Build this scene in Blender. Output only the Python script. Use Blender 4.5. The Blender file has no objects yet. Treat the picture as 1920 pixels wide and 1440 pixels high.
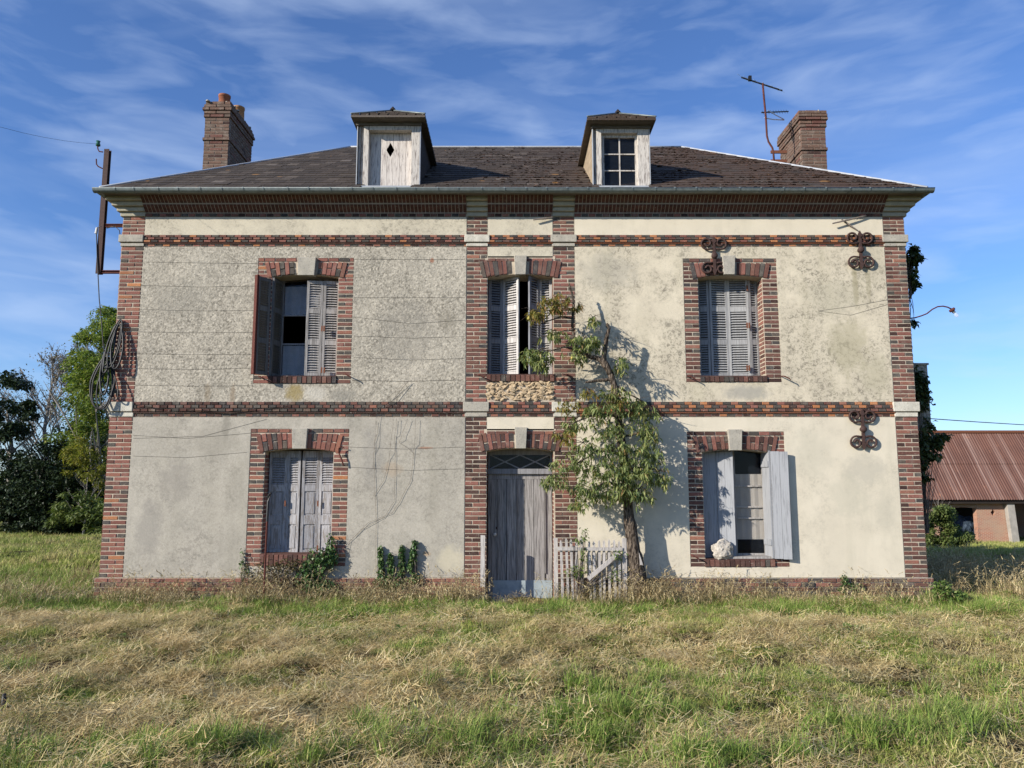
import bpy, bmesh, math, random
import numpy as np
from mathutils import Matrix, Vector, Euler, noise as mnoise
R = math.radians
random.seed(7)
rng = np.random.default_rng(7)
scene = bpy.context.scene
COL = scene.collection

# ------------------------------------------------------------------ camera, sky, sun, exposure
CAM_D, CAM_H, PITCH, FPX = 12.0, 1.64, 7.36, 1443.0
cam_data = bpy.data.cameras.new('camera')
cam = bpy.data.objects.new('camera', cam_data)
COL.objects.link(cam)
cam.location = (0, -CAM_D, CAM_H)
cam.rotation_euler = (R(90 + PITCH), 0, 0)
cam_data.sensor_width = 36.0
cam_data.lens = FPX / 1920 * 36
cam_data.clip_end = 3000
scene.camera = cam

SUN_AZ, SUN_EL = 57.0, 22.5          # degrees left of the facade's normal, degrees up
sun_from = Vector((-math.sin(R(SUN_AZ)) * math.cos(R(SUN_EL)), -math.cos(R(SUN_AZ)) * math.cos(R(SUN_EL)), math.sin(R(SUN_EL))))
sd = bpy.data.lights.new('sun', 'SUN')
sd.energy = 5.0
sd.angle = R(0.6)
sd.color = (1.0, 0.93, 0.82)
sun = bpy.data.objects.new('sun', sd)
COL.objects.link(sun)
sun.rotation_euler = sun_from.to_track_quat('Z', 'Y').to_euler()

world = bpy.data.worlds.new("World")
scene.world = world
world.use_nodes = True
wn = world.node_tree
wn.nodes.clear()
def WN(t, **k):
    n = wn.nodes.new(t)
    for a, v in k.items():
        setattr(n, a, v)
    return n
sky = WN('ShaderNodeTexSky', sky_type='NISHITA', sun_disc=False)
sky.sun_elevation = R(SUN_EL)
sky.sun_rotation = math.atan2(sun_from.x, sun_from.y)
sky.air_density = 1.0
sky.dust_density = 0.25
sky.ozone_density = 3.0
bg = WN('ShaderNodeBackground')
bg.inputs[1].default_value = 0.086
out = WN('ShaderNodeOutputWorld')
tc = WN('ShaderNodeTexCoord')
mp = WN('ShaderNodeMapping')
mp.inputs['Rotation'].default_value = (R(8), R(-24), R(12))
mp.inputs['Scale'].default_value = (1.1, 1.0, 4.2)
wn.links.new(tc.outputs['Generated'], mp.inputs['Vector'])
n1 = WN('ShaderNodeTexNoise')
n1.inputs['Scale'].default_value = 1.9
n1.inputs['Detail'].default_value = 5
n1.inputs['Roughness'].default_value = 0.55
n1.inputs['Distortion'].default_value = 0.7
wn.links.new(mp.outputs[0], n1.inputs['Vector'])
r1 = WN('ShaderNodeMapRange')
r1.inputs[1].default_value = 0.41
r1.inputs[2].default_value = 0.78
wn.links.new(n1.outputs[0], r1.inputs[0])
mp2 = WN('ShaderNodeMapping')
mp2.inputs['Rotation'].default_value = (0, R(35), R(40))
mp2.inputs['Scale'].default_value = (3.4, 1.8, 13.0)
wn.links.new(tc.outputs['Generated'], mp2.inputs['Vector'])
n2 = WN('ShaderNodeTexNoise')
n2.inputs['Scale'].default_value = 2.4
n2.inputs['Detail'].default_value = 8
n2.inputs['Roughness'].default_value = 0.5
n2.inputs['Distortion'].default_value = 0.4
wn.links.new(mp2.outputs[0], n2.inputs['Vector'])
r2 = WN('ShaderNodeMapRange')
r2.inputs[1].default_value = 0.47
r2.inputs[2].default_value = 0.8
wn.links.new(n2.outputs[0], r2.inputs[0])
ad = WN('ShaderNodeMath', operation='ADD')
wn.links.new(r1.outputs[0], ad.inputs[0])
wn.links.new(r2.outputs[0], ad.inputs[1])
ml = WN('ShaderNodeMath', operation='MULTIPLY', use_clamp=True)
ml.inputs[1].default_value = 0.30
wn.links.new(ad.outputs[0], ml.inputs[0])
tint = WN('ShaderNodeMixRGB', blend_type='MULTIPLY')
tint.inputs[0].default_value = 1
tint.inputs[2].default_value = (0.84, 1.06, 1.46, 1)
wn.links.new(sky.outputs[0], tint.inputs[1])
mx = WN('ShaderNodeMixRGB')
wn.links.new(ml.outputs[0], mx.inputs[0])
wn.links.new(tint.outputs[0], mx.inputs[1])
mx.inputs[2].default_value = (5.6, 6.8, 8.9, 1)
wn.links.new(mx.outputs[0], bg.inputs[0])
wn.links.new(bg.outputs[0], out.inputs[0])

scene.view_settings.view_transform = 'Standard'
scene.view_settings.look = 'None'
scene.view_settings.exposure = 0.52
scene.view_settings.gamma = 1.0
scene.view_settings.use_curve_mapping = False

# ------------------------------------------------------------------ measuring helper (photo pixel -> metres on a plane Y = const)
_cp, _sp = math.cos(R(PITCH)), math.sin(R(PITCH))
def P(px, py, Y=0.0):
    u = (px - 960) / FPX
    v = (720 - py) / FPX
    dy = _cp - v * _sp
    dz = _sp + v * _cp
    t = (Y + CAM_D) / dy
    return (u * t, CAM_H + dz * t)
def PX(px, py, Y=0.0): return P(px, py, Y)[0]
def PZ(py, Y=0.0): return P(960, py, Y)[1]
def P3(px, py, Y=0.0):
    a = P(px, py, Y)
    return Vector((a[0], Y, a[1]))

# ------------------------------------------------------------------ mesh building
class MB:
    def __init__(s):
        s.v = []; s.f = []; s.m = []
    def face(s, pts, m=0):
        n = len(s.v)
        s.v.extend([tuple(p) for p in pts])
        s.f.append(tuple(range(n, n + len(pts))))
        s.m.append(m)
    def box(s, x0, x1, y0, y1, z0, z1, m=0, M=None):
        c = [(x0, y0, z0), (x1, y0, z0), (x1, y1, z0), (x0, y1, z0), (x0, y0, z1), (x1, y0, z1), (x1, y1, z1), (x0, y1, z1)]
        if M is not None:
            c = [tuple(M @ Vector(p)) for p in c]
        n = len(s.v)
        s.v.extend(c)
        for q in ((0, 3, 2, 1), (4, 5, 6, 7), (0, 1, 5, 4), (1, 2, 6, 5), (2, 3, 7, 6), (3, 0, 4, 7)):
            s.f.append(tuple(n + i for i in q)); s.m.append(m)
    def prism(s, poly, y0, y1, m=0, M=None):
        """convex XZ polygon (counter-clockwise seen from -Y) between two Y planes"""
        n = len(s.v); k = len(poly)
        pts = [(x, y0, z) for x, z in poly] + [(x, y1, z) for x, z in poly]
        if M is not None:
            pts = [tuple(M @ Vector(p)) for p in pts]
        s.v.extend(pts)
        s.f.append(tuple(range(n, n + k))); s.m.append(m)
        s.f.append(tuple(range(n + 2 * k - 1, n + k - 1, -1))); s.m.append(m)
        for i in range(k):
            j = (i + 1) % k
            s.f.append((n + i, n + k + i, n + k + j, n + j)); s.m.append(m)
    def tube(s, pts, r, n=6, m=0, cap=True):
        pts = [Vector(p) for p in pts]
        rr = r if hasattr(r, '__len__') else [r] * len(pts)
        base = len(s.v)
        up = Vector((0.123, 0.31, 0.9)).normalized()
        for i, p in enumerate(pts):
            d = (pts[min(i + 1, len(pts) - 1)] - pts[max(i - 1, 0)])
            if d.length < 1e-9: d = Vector((0, 0, 1))
            d.normalize()
            a = d.cross(up)
            if a.length < 1e-3: a = d.cross(Vector((1, 0, 0)))
            a.normalize(); b = d.cross(a)
            for k in range(n):
                t = 2 * math.pi * k / n
                s.v.append(tuple(p + (a * math.cos(t) + b * math.sin(t)) * rr[i]))
        for i in range(len(pts) - 1):
            for k in range(n):
                j = (k + 1) % n
                s.f.append((base + i * n + k, base + i * n + j, base + (i + 1) * n + j, base + (i + 1) * n + k)); s.m.append(m)
        if cap:
            s.f.append(tuple(base + k for k in reversed(range(n)))); s.m.append(m)
            e = base + (len(pts) - 1) * n
            s.f.append(tuple(e + k for k in range(n))); s.m.append(m)
    def mesh(s, name, mats, smooth=False):
        me = bpy.data.meshes.new(name)
        me.from_pydata(s.v, [], s.f)
        for m in (mats if isinstance(mats, (list, tuple)) else [mats]):
            me.materials.append(m)
        me.polygons.foreach_set('material_index', s.m)
        if smooth: me.polygons.foreach_set('use_smooth', [True] * len(s.f))
        me.update()
        return me

def parent_to(o, parent):
    if parent is None: return
    o.parent = parent
    if parent.type == 'EMPTY':
        o.matrix_parent_inverse = Matrix.Translation(-Vector(parent.location))
def tag(o, label=None, cat=None, group=None, kind=None):
    if label: o['label'] = label
    if cat: o['category'] = cat
    if group: o['group'] = group
    if kind: o['kind'] = kind
    return o
def link(name, me, parent=None, matrix=None):
    o = bpy.data.objects.new(name, me)
    COL.objects.link(o)
    parent_to(o, parent)
    if matrix is not None:
        if parent is not None and parent.type == 'EMPTY':
            o.matrix_parent_inverse = Matrix.Translation(-Vector(parent.location))
        o.matrix_basis = matrix
    return o
def obj(name, mb, mats, parent=None, smooth=False):
    return link(name, mb.mesh(name, mats, smooth), parent)
def thing(name, loc, label, cat, group=None):
    o = bpy.data.objects.new(name, None)
    o.empty_display_size = 0.1
    COL.objects.link(o)
    o.location = loc
    return tag(o, label, cat, group)
def np_mesh(name, verts, faces, mat, smooth=False):
    me = bpy.data.meshes.new(name)
    verts = np.asarray(verts, dtype=np.float32); faces = np.asarray(faces, dtype=np.int32)
    k = faces.shape[1]
    me.vertices.add(len(verts)); me.vertices.foreach_set('co', verts.ravel())
    me.loops.add(faces.size); me.loops.foreach_set('vertex_index', faces.ravel())
    me.polygons.add(len(faces))
    me.polygons.foreach_set('loop_start', np.arange(0, faces.size, k, dtype=np.int32))
    me.polygons.foreach_set('loop_total', np.full(len(faces), k, dtype=np.int32))
    if smooth: me.polygons.foreach_set('use_smooth', [True] * len(faces))
    me.materials.append(mat)
    me.update(calc_edges=True)
    me.validate()
    return me

# ------------------------------------------------------------------ materials
class MT:
    def __init__(s, name, rough=0.85, spec=0.25, metal=0.0):
        s.mat = bpy.data.materials.new(name)
        s.mat.use_nodes = True
        s.nt = s.mat.node_tree
        s.b = s.nt.nodes['Principled BSDF']
        s.b.inputs['Roughness'].default_value = rough
        s.b.inputs['Specular IOR Level'].default_value = spec
        s.b.inputs['Metallic'].default_value = metal
        s.geo = s.nt.nodes.new('ShaderNodeNewGeometry')
        s.oi = s.nt.nodes.new('ShaderNodeObjectInfo')
    def n(s, t, **k):
        nd = s.nt.nodes.new(t)
        for a, v in k.items(): setattr(nd, a, v)
        return nd
    def l(s, a, b): s.nt.links.new(a, b)
    def pos(s, scale=(1, 1, 1), rot=(0, 0, 0)):
        m = s.n('ShaderNodeMapping')
        m.inputs['Scale'].default_value = scale
        m.inputs['Rotation'].default_value = rot
        s.l(s.geo.outputs['Position'], m.inputs['Vector'])
        return m.outputs[0]
    def noise(s, scale, detail=3, rough=0.5, vec=None, dist=0.0):
        nd = s.n('ShaderNodeTexNoise')
        nd.inputs['Scale'].default_value = scale
        nd.inputs['Detail'].default_value = detail
        nd.inputs['Roughness'].default_value = rough
        nd.inputs['Distortion'].default_value = dist
        s.l(vec if vec is not None else s.pos(), nd.inputs['Vector'])
        return nd.outputs[0]
    def vor(s, scale, vec=None, feature='F1', out='Distance'):
        nd = s.n('ShaderNodeTexVoronoi', feature=feature)
        nd.inputs['Scale'].default_value = scale
        s.l(vec if vec is not None else s.pos(), nd.inputs['Vector'])
        return nd.outputs[out]
    def ramp(s, x, a, b, lo=0.0, hi=1.0):
        nd = s.n('ShaderNodeMapRange')
        nd.inputs[1].default_value = a; nd.inputs[2].default_value = b
        nd.inputs[3].default_value = lo; nd.inputs[4].default_value = hi
        s.l(x, nd.inputs[0])
        return nd.outputs[0]
    def math(s, op, a, b=None):
        nd = s.n('ShaderNodeMath', operation=op)
        for i, x in enumerate((a, b)):
            if x is None: continue
            if isinstance(x, (int, float)): nd.inputs[i].default_value = x
            else: s.l(x, nd.inputs[i])
        return nd.outputs[0]
    def rnd(s, k=7.31):
        """random per object and per loose piece"""
        a = s.math('MULTIPLY', s.oi.outputs['Random'], k)
        b = s.math('ADD', a, s.geo.outputs['Random Per Island'])
        return s.math('FRACT', b)
    def mix(s, f, a, b, mode='MIX'):
        nd = s.n('ShaderNodeMixRGB', blend_type=mode)
        for i, x in enumerate((f, a, b)):
            if isinstance(x, (int, float)): nd.inputs[i].default_value = x
            elif isinstance(x, tuple): nd.inputs[i].default_value = (*x, 1)
            else: s.l(x, nd.inputs[i])
        return nd.outputs[0]
    def colors(s, x, stops):
        nd = s.n('ShaderNodeValToRGB')
        e = nd.color_ramp.elements
        while len(e) < len(stops): e.new(0.5)
        for i, (p, c) in enumerate(stops):
            e[i].position = p; e[i].color = (*c, 1)
        s.l(x, nd.inputs[0])
        return nd.outputs[0]
    def color(s, c):
        if isinstance(c, tuple): s.b.inputs['Base Color'].default_value = (*c, 1)
        else: s.l(c, s.b.inputs['Base Color'])
    def bump(s, h, strength=0.5, dist=0.01):
        nd = s.n('ShaderNodeBump')
        nd.inputs['Strength'].default_value = strength
        nd.inputs['Distance'].default_value = dist
        s.l(h, nd.inputs['Height'])
        s.l(nd.outputs[0], s.b.inputs['Normal'])

def brick_mat(name, stops, lichen=0.25):
    m = MT(name, 0.9, 0.15)
    base = m.colors(m.rnd(), stops)
    fine = m.noise(60, 4, 0.6)
    c = m.mix(m.ramp(fine, 0.35, 0.7, 0, 0.55), base, m.mix(1.0, base, (0.45, 0.42, 0.42), 'MULTIPLY'))
    big = m.noise(7, 4, 0.6)
    c = m.mix(m.ramp(big, 0.52, 0.72, 0, lichen), c, (0.30, 0.26, 0.22))
    sp = m.noise(38, 2, 0.5)
    c = m.mix(m.ramp(sp, 0.68, 0.74, 0, 0.5), c, (0.42, 0.38, 0.32))
    m.color(c)
    m.bump(m.noise(90, 4, 0.6), 0.5, 0.006)
    return m.mat
M_RED = brick_mat('red_brick', [(0, (0.20, 0.088, 0.070)), (0.35, (0.27, 0.118, 0.092)), (0.7, (0.225, 0.10, 0.080)), (1, (0.31, 0.14, 0.095))])
M_BROWN = brick_mat('brown_brick', [(0, (0.13, 0.062, 0.050)), (0.4, (0.18, 0.086, 0.067)), (0.8, (0.15, 0.078, 0.064)), (1, (0.22, 0.11, 0.08))])
M_DARK = brick_mat('dark_header_brick', [(0, (0.068, 0.060, 0.053)), (0.5, (0.105, 0.093, 0.080)), (0.8, (0.062, 0.055, 0.055)), (1, (0.13, 0.105, 0.085))], 0.3)
M_DKBR = brick_mat('burnt_brick', [(0, (0.055, 0.032, 0.028)), (0.5, (0.080, 0.045, 0.038)), (1, (0.11, 0.058, 0.047))], 0.15)
M_ORANGE = brick_mat('orange_brick', [(0, (0.42, 0.18, 0.08)), (0.5, (0.32, 0.14, 0.075)), (1, (0.48, 0.21, 0.095))])
M_CORN = brick_mat('cornice_brick', [(0, (0.075, 0.038, 0.030)), (0.5, (0.105, 0.050, 0.040)), (1, (0.135, 0.062, 0.048))], 0.1)
M_GREYB = brick_mat('grey_weathered_brick', [(0, (0.13, 0.085, 0.065)), (0.5, (0.17, 0.105, 0.078)), (1, (0.13, 0.10, 0.08))], 0.4)
KIND = {'red': M_RED, 'brown': M_BROWN, 'dark': M_DARK, 'burnt': M_DKBR, 'orange': M_ORANGE, 'grey': M_GREYB}

def mortar_mat(name, c1, c2):
    m = MT(name, 0.95, 0.1)
    m.color(m.mix(m.ramp(m.noise(12, 4, 0.6), 0.3, 0.7), c1, c2))
    m.bump(m.noise(80, 3), 0.4, 0.004)
    return m.mat
M_MORTAR = mortar_mat('lime_mortar', (0.52, 0.45, 0.35), (0.36, 0.30, 0.235))
M_MORTAR_D = mortar_mat('dark_mortar', (0.26, 0.22, 0.18), (0.17, 0.14, 0.115))
M_MORTAR_C = mortar_mat('cornice_mortar', (0.44, 0.39, 0.33), (0.32, 0.28, 0.24))

def plaster_mat(name, light, mid, dark, pebble, patch, speck, stain=None, fine=0.5, stains=()):
    m = MT(name, 0.95, 0.1)
    p1 = m.noise(0.75, 5, 0.62, dist=0.5)
    p2 = m.noise(3.4, 5, 0.65)
    mask = m.ramp(m.math('ADD', m.math('MULTIPLY', p1, 0.62), m.math('MULTIPLY', p2, 0.38)), patch[0], patch[1])
    base = m.mix(m.ramp(m.noise(1.7, 5, 0.6), 0.35, 0.65), light, mid)
    sp = m.noise(19, 6, 0.72, dist=0.9)
    spk = m.ramp(sp, 0.49, 0.58)
    c = m.mix(m.math('MULTIPLY', m.math('MULTIPLY', spk, mask), speck), base, dark)
    c = m.mix(m.ramp(mask, 0, 1, 0, speck * 0.22), c, dark)
    if pebble:
        v = m.vor(38, out='Color')
        sepv = m.n('ShaderNodeSeparateColor'); m.l(v, sepv.inputs[0])
        c = m.mix(m.ramp(sepv.outputs[0], 0.6, 0.9, 0, pebble), c, tuple(min(1, x * 1.35) for x in light))
        c = m.mix(m.ramp(sepv.outputs[1], 0.6, 0.9, 0, pebble), c, tuple(x * 0.85 for x in dark))
    tiny = m.noise(85, 3, 0.6)
    c = m.mix(m.ramp(tiny, 0.56, 0.68, 0, fine), c, dark)
    wet = m.noise(1.0, 5, 0.6, vec=m.pos((2.2, 1, 0.35)))
    c = m.mix(m.ramp(wet, 0.52, 0.72, 0, 0.40), c, tuple(x * 0.8 for x in mid) if stain is None else stain)
    if stains:
        sx = m.n('ShaderNodeSeparateXYZ'); m.l(m.geo.outputs['Position'], sx.inputs[0])
        wob = m.noise(6, 5, 0.7)
        for (px, py, rx, ry, colr, st_) in stains:
            cx_, cz_ = P(px, py); k_ = 12.1 / 1443
            dx_ = m.math('POWER', m.math('DIVIDE', m.math('SUBTRACT', sx.outputs[0], cx_), rx * k_), 2.0)
            dx_ = m.math('ABSOLUTE', dx_)
            dz_ = m.math('ABSOLUTE', m.math('POWER', m.math('DIVIDE', m.math('SUBTRACT', sx.outputs[2], cz_), ry * k_), 2.0))
            d_ = m.math('ADD', m.math('ADD', dx_, dz_), m.math('MULTIPLY', m.math('SUBTRACT', wob, 0.5), 3.2))
            c = m.mix(m.ramp(d_, 0.25, 1.25, st_, 0.0), c, colr)
    m.color(c)
    h = m.math('ADD', m.math('MULTIPLY', m.noise(30, 5, 0.65), 0.7), m.math('MULTIPLY', m.vor(30), 0.6 if pebble else 0.1))
    m.bump(h, 0.5 if pebble > .3 else 0.3 if pebble > .1 else 0.12, 0.010 if pebble > .3 else 0.005)
    return m.mat
M_PL_UL = plaster_mat('roughcast_grey', (0.455, 0.415, 0.34), (0.385, 0.355, 0.295), (0.12, 0.108, 0.088), 0.42, (0.38, 0.56), 0.70, stains=[
    (553, 736, 17, 17, (0.26, 0.20, 0.08), .8), (592, 738, 20, 16, (0.46, 0.43, 0.37), .8), (640, 740, 26, 14, (0.20, 0.19, 0.165), .6), (390, 740, 7, 22, (0.20, 0.16, 0.11), .6), (437, 738, 6, 20, (0.20, 0.15, 0.10), .6),
    (840, 600, 18, 22, (0.22, 0.20, 0.16), .5), (810, 489, 4, 5, (0.28, 0.12, 0.07), .8), (340, 560, 60, 40, (0.24, 0.225, 0.19), .4), (760, 620, 60, 70, (0.23, 0.215, 0.185), .4)])
M_PL_LL = plaster_mat('roughcast_grey_lower', (0.425, 0.392, 0.33), (0.355, 0.33, 0.28), (0.18, 0.165, 0.14), 0.14, (0.42, 0.60), 0.6, (0.27, 0.25, 0.20), stains=[(425, 800, 8, 30, (0.20, 0.185, 0.155), .6), (330, 900, 30, 40, (0.25, 0.23, 0.20), .5), (280, 990, 26, 60, (0.24, 0.225, 0.20), .55), (400, 830, 50, 30, (0.25, 0.23, 0.19), .4),
    (735, 880, 20, 14, (0.34, 0.26, 0.18), .5), (800, 840, 14, 2.5, (0.30, 0.14, 0.08), .7), (800, 1038, 8, 5, (0.36, 0.22, 0.10), .6), (700, 855, 24, 60, (0.26, 0.245, 0.22), .45), (845, 1050, 26, 26, (0.52, 0.47, 0.34), .6)])
M_PL_UR = plaster_mat('cream_render', (0.61, 0.545, 0.42), (0.54, 0.48, 0.37), (0.20, 0.18, 0.14), 0.05, (0.44, 0.56), 0.85, (0.36, 0.33, 0.22), 0.35, stains=[(1603, 535, 6, 45, (0.27, 0.24, 0.15), .65), (1627, 530, 5, 40, (0.29, 0.26, 0.17), .5), (1400, 736, 48, 14, (0.30, 0.285, 0.25), .75),
    (1590, 650, 40, 55, (0.33, 0.30, 0.20), .55), (1560, 560, 50, 40, (0.40, 0.37, 0.28), .45), (1640, 700, 30, 40, (0.37, 0.34, 0.24), .5), (1140, 510, 60, 40, (0.33, 0.31, 0.26), .45), (1640, 480, 20, 60, (0.42, 0.38, 0.28), .4)])
M_PL_LR = plaster_mat('cream_render_smooth', (0.62, 0.56, 0.445), (0.56, 0.505, 0.40), (0.28, 0.26, 0.21), 0.0, (0.50, 0.66), 0.4, (0.42, 0.39, 0.30), 0.15, stains=[(1620, 880, 40, 30, (0.42, 0.39, 0.32), .6), (1590, 930, 40, 40, (0.46, 0.43, 0.34), .5), (1660, 960, 20, 40, (0.44, 0.41, 0.33), .4), (1520, 850, 40, 50, (0.48, 0.45, 0.36), .4), (1260, 900, 40, 90, (0.45, 0.43, 0.37), .5)])
M_PL_FR = plaster_mat('frieze_render', (0.56, 0.51, 0.40), (0.50, 0.455, 0.36), (0.22, 0.20, 0.16), 0.06, (0.46, 0.60), 0.7, None, 0.4)

def stone_mat(name, a, b, c, sc=9):
    m = MT(name, 0.92, 0.15)
    x = m.mix(m.ramp(m.noise(sc, 5, 0.65), 0.35, 0.68), a, b)
    x = m.mix(m.ramp(m.noise(sc * 5, 4, 0.6), 0.55, 0.72, 0, 0.7), x, c)
    m.color(x)
    m.bump(m.noise(sc * 6, 5, 0.65), 0.5, 0.008)
    return m.mat
M_STONE = stone_mat('grey_lichened_limestone', (0.40, 0.37, 0.31), (0.30, 0.28, 0.24), (0.13, 0.12, 0.10))
M_STONE_P = stone_mat('painted_cornice_stone', (0.40, 0.37, 0.28), (0.32, 0.30, 0.24), (0.20, 0.18, 0.14))
M_STONE_W = stone_mat('white_stone', (0.58, 0.55, 0.47), (0.42, 0.40, 0.34), (0.18, 0.17, 0.13))
M_STONE_F = stone_mat('mossy_footing_stone', (0.20, 0.18, 0.13), (0.13, 0.12, 0.09), (0.06, 0.055, 0.04))
M_RUBBLE = stone_mat('ochre_rubble', (0.50, 0.39, 0.26), (0.40, 0.30, 0.19), (0.20, 0.12, 0.07), 14)
M_QUARTZ = stone_mat('pale_flint', (0.50, 0.46, 0.40), (0.30, 0.27, 0.23), (0.13, 0.11, 0.09), 20)

def wood_mat(name, light, dark, grain=(60, 60, 4), lo=0.42, hi=0.64, peel=None, rough=0.8):
    m = MT(name, rough, 0.2)
    v = m.pos(grain)
    g = m.noise(1.0, 6, 0.65, vec=v, dist=0.3)
    r = m.rnd()
    c = m.mix(m.ramp(g, lo, hi), light, dark)
    c = m.mix(m.ramp(r, 0, 1, 0, 0.35), c, m.mix(1.0, c, (0.66, 0.66, 0.68), 'MULTIPLY'))
    if peel:
        pm = m.noise(1.0, 6, 0.7, vec=m.pos((26, 26, 5)), dist=0.8)
        c = m.mix(m.ramp(pm, 0.50, 0.58), c, peel)
    m.color(c)
    m.bump(g, 0.45, 0.004)
    return m.mat
M_SHUT_UL = wood_mat('weathered_shutter_paint', (0.42, 0.395, 0.37), (0.20, 0.185, 0.17))
M_SHUT_UR = wood_mat('blue_grey_shutter_paint', (0.37, 0.37, 0.365), (0.24, 0.235, 0.23))
M_SHUT_M_LIT = wood_mat('lit_shutter_paint', (0.55, 0.52, 0.495), (0.30, 0.28, 0.265))  # shutter tone brightened for the sunlit leaf of the middle window
M_SHUT_UL_SHADED = wood_mat('shaded_grey_shutter_paint', (0.16, 0.155, 0.15), (0.09, 0.088, 0.085))  # shutter tone darkened for the shaded leaves of the upper left window
M_SHUT_M_SHADED = wood_mat('shaded_shutter_paint', (0.21, 0.215, 0.235), (0.13, 0.13, 0.14))  # shutter tone darkened for the shaded leaves of the middle window
M_SHUT_LL = wood_mat('peeling_blue_grey_paint', (0.38, 0.375, 0.385), (0.24, 0.235, 0.24), peel=(0.21, 0.19, 0.175))
M_SHUT_LR = wood_mat('light_blue_plank_paint', (0.31, 0.318, 0.335), (0.17, 0.172, 0.18), grain=(45, 45, 3), lo=0.5, hi=0.72, peel=None)
M_DOOR = wood_mat('bare_grey_door_wood', (0.36, 0.34, 0.325), (0.13, 0.12, 0.115), grain=(75, 75, 3))
M_KICK = wood_mat('zinc_kick_plate', (0.36, 0.42, 0.44), (0.28, 0.33, 0.35), grain=(9, 9, 9), rough=0.6)
M_FRAME = wood_mat('grey_frame_paint', (0.30, 0.30, 0.31), (0.19, 0.185, 0.19))
M_DORMER = wood_mat('peeling_white_wood', (0.60, 0.55, 0.50), (0.22, 0.185, 0.17), grain=(70, 70, 6), lo=0.50, hi=0.66, peel=None)
M_DORMER_F = wood_mat('dormer_frame_wood', (0.54, 0.50, 0.45), (0.22, 0.19, 0.17), grain=(60, 60, 7), lo=0.49, hi=0.63)
M_SOFFIT = wood_mat('soffit_boards', (0.16, 0.14, 0.115), (0.085, 0.073, 0.062), grain=(4, 40, 40))  # boards darkened to put in the shade under the dormer caps
M_CHEEK = wood_mat('cheek_slats', (0.40, 0.31, 0.21), (0.24, 0.19, 0.13), grain=(40, 4, 40))
M_PICKET = wood_mat('silvered_picket_wood', (0.50, 0.465, 0.435), (0.20, 0.18, 0.165), grain=(90, 90, 5), lo=0.47, hi=0.68)
M_STICK = wood_mat('grey_stick', (0.26, 0.22, 0.19), (0.12, 0.10, 0.09), grain=(50, 50, 50))

def simple(name, c, rough=0.6, spec=0.4, metal=0.0, var=0.2, sc=20):
    m = MT(name, rough, spec, metal)
    m.color(m.mix(m.ramp(m.noise(sc, 4, 0.6), 0.3, 0.7), c, tuple(x * (1 - var) for x in c)))
    m.bump(m.noise(sc * 3, 3), 0.15, 0.002)
    return m.mat
M_ZINC = simple('zinc_gutter', (0.20, 0.235, 0.235), 0.5, 0.5, 0.35, 0.35, 14)
M_FLASH = simple('zinc_flashing', (0.40, 0.42, 0.45), 0.6, 0.4, 0.0, 0.25, 9)
M_RUST = simple('rusted_iron', (0.13, 0.045, 0.035), 0.85, 0.2, 0.1, 0.5, 40)
M_RUST_O = simple('orange_rust', (0.21, 0.085, 0.05), 0.9, 0.15, 0.0, 0.5, 60)
M_IRON = simple('dark_oxide_iron', (0.075, 0.042, 0.036), 0.75, 0.3, 0.1, 0.45, 45)
M_BLACK = simple('black_cable_rubber', (0.012, 0.012, 0.013), 0.5, 0.4, 0, 0.2)
M_WIRE = simple('thin_dark_wire', (0.10, 0.085, 0.075), 0.7, 0.3, 0, 0.2)
M_WHITE = simple('white_porcelain', (0.62, 0.61, 0.58), 0.3, 0.5, 0, 0.1)
M_GREENG = simple('green_glass_insulator', (0.02, 0.10, 0.05), 0.15, 0.6, 0, 0.2)
M_ALU = simple('pale_aluminium', (0.55, 0.57, 0.62), 0.4, 0.5, 0.6, 0.1)
M_CURTAIN = simple('white_curtain', (0.55, 0.57, 0.62), 0.9, 0.1, 0, 0.15, 12)
M_PAPER = simple('cream_curtain_paper', (0.78, 0.72, 0.64), 0.9, 0.1, 0, 0.12, 6)
M_INNER = simple('dim_room_wall', (0.07, 0.06, 0.055), 0.95, 0.1, 0, 0.3, 3)
M_POT = simple('terracotta', (0.36, 0.14, 0.08), 0.85, 0.2, 0, 0.35, 8)
M_POT2 = simple('sandy_terracotta', (0.46, 0.25, 0.13), 0.85, 0.2, 0, 0.35, 8)
M_TARP = simple('faded_blue_tarpaulin', (0.05, 0.075, 0.11), 0.6, 0.3, 0, 0.3, 3)
M_POSTW = simple('grey_timber_post', (0.38, 0.35, 0.31), 0.9, 0.1, 0, 0.3, 3)
M_DARKW = simple('dark_beam', (0.035, 0.028, 0.025), 0.9, 0.1, 0, 0.3, 3)
def glass():
    m = MT('window_glass', 0.08, 0.5)
    m.color((0.02, 0.025, 0.035))
    m.b.inputs['Alpha'].default_value = 0.22
    m.bump(m.noise(3, 2), 0.05, 0.01)
    return m.mat
M_GLASS = glass()
def bulbglass():
    m = MT('bulb_glass', 0.05, 0.6)
    m.color((0.75, 0.78, 0.8)); m.b.inputs['Alpha'].default_value = 0.35
    return m.mat
M_BULB = bulbglass()

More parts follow.
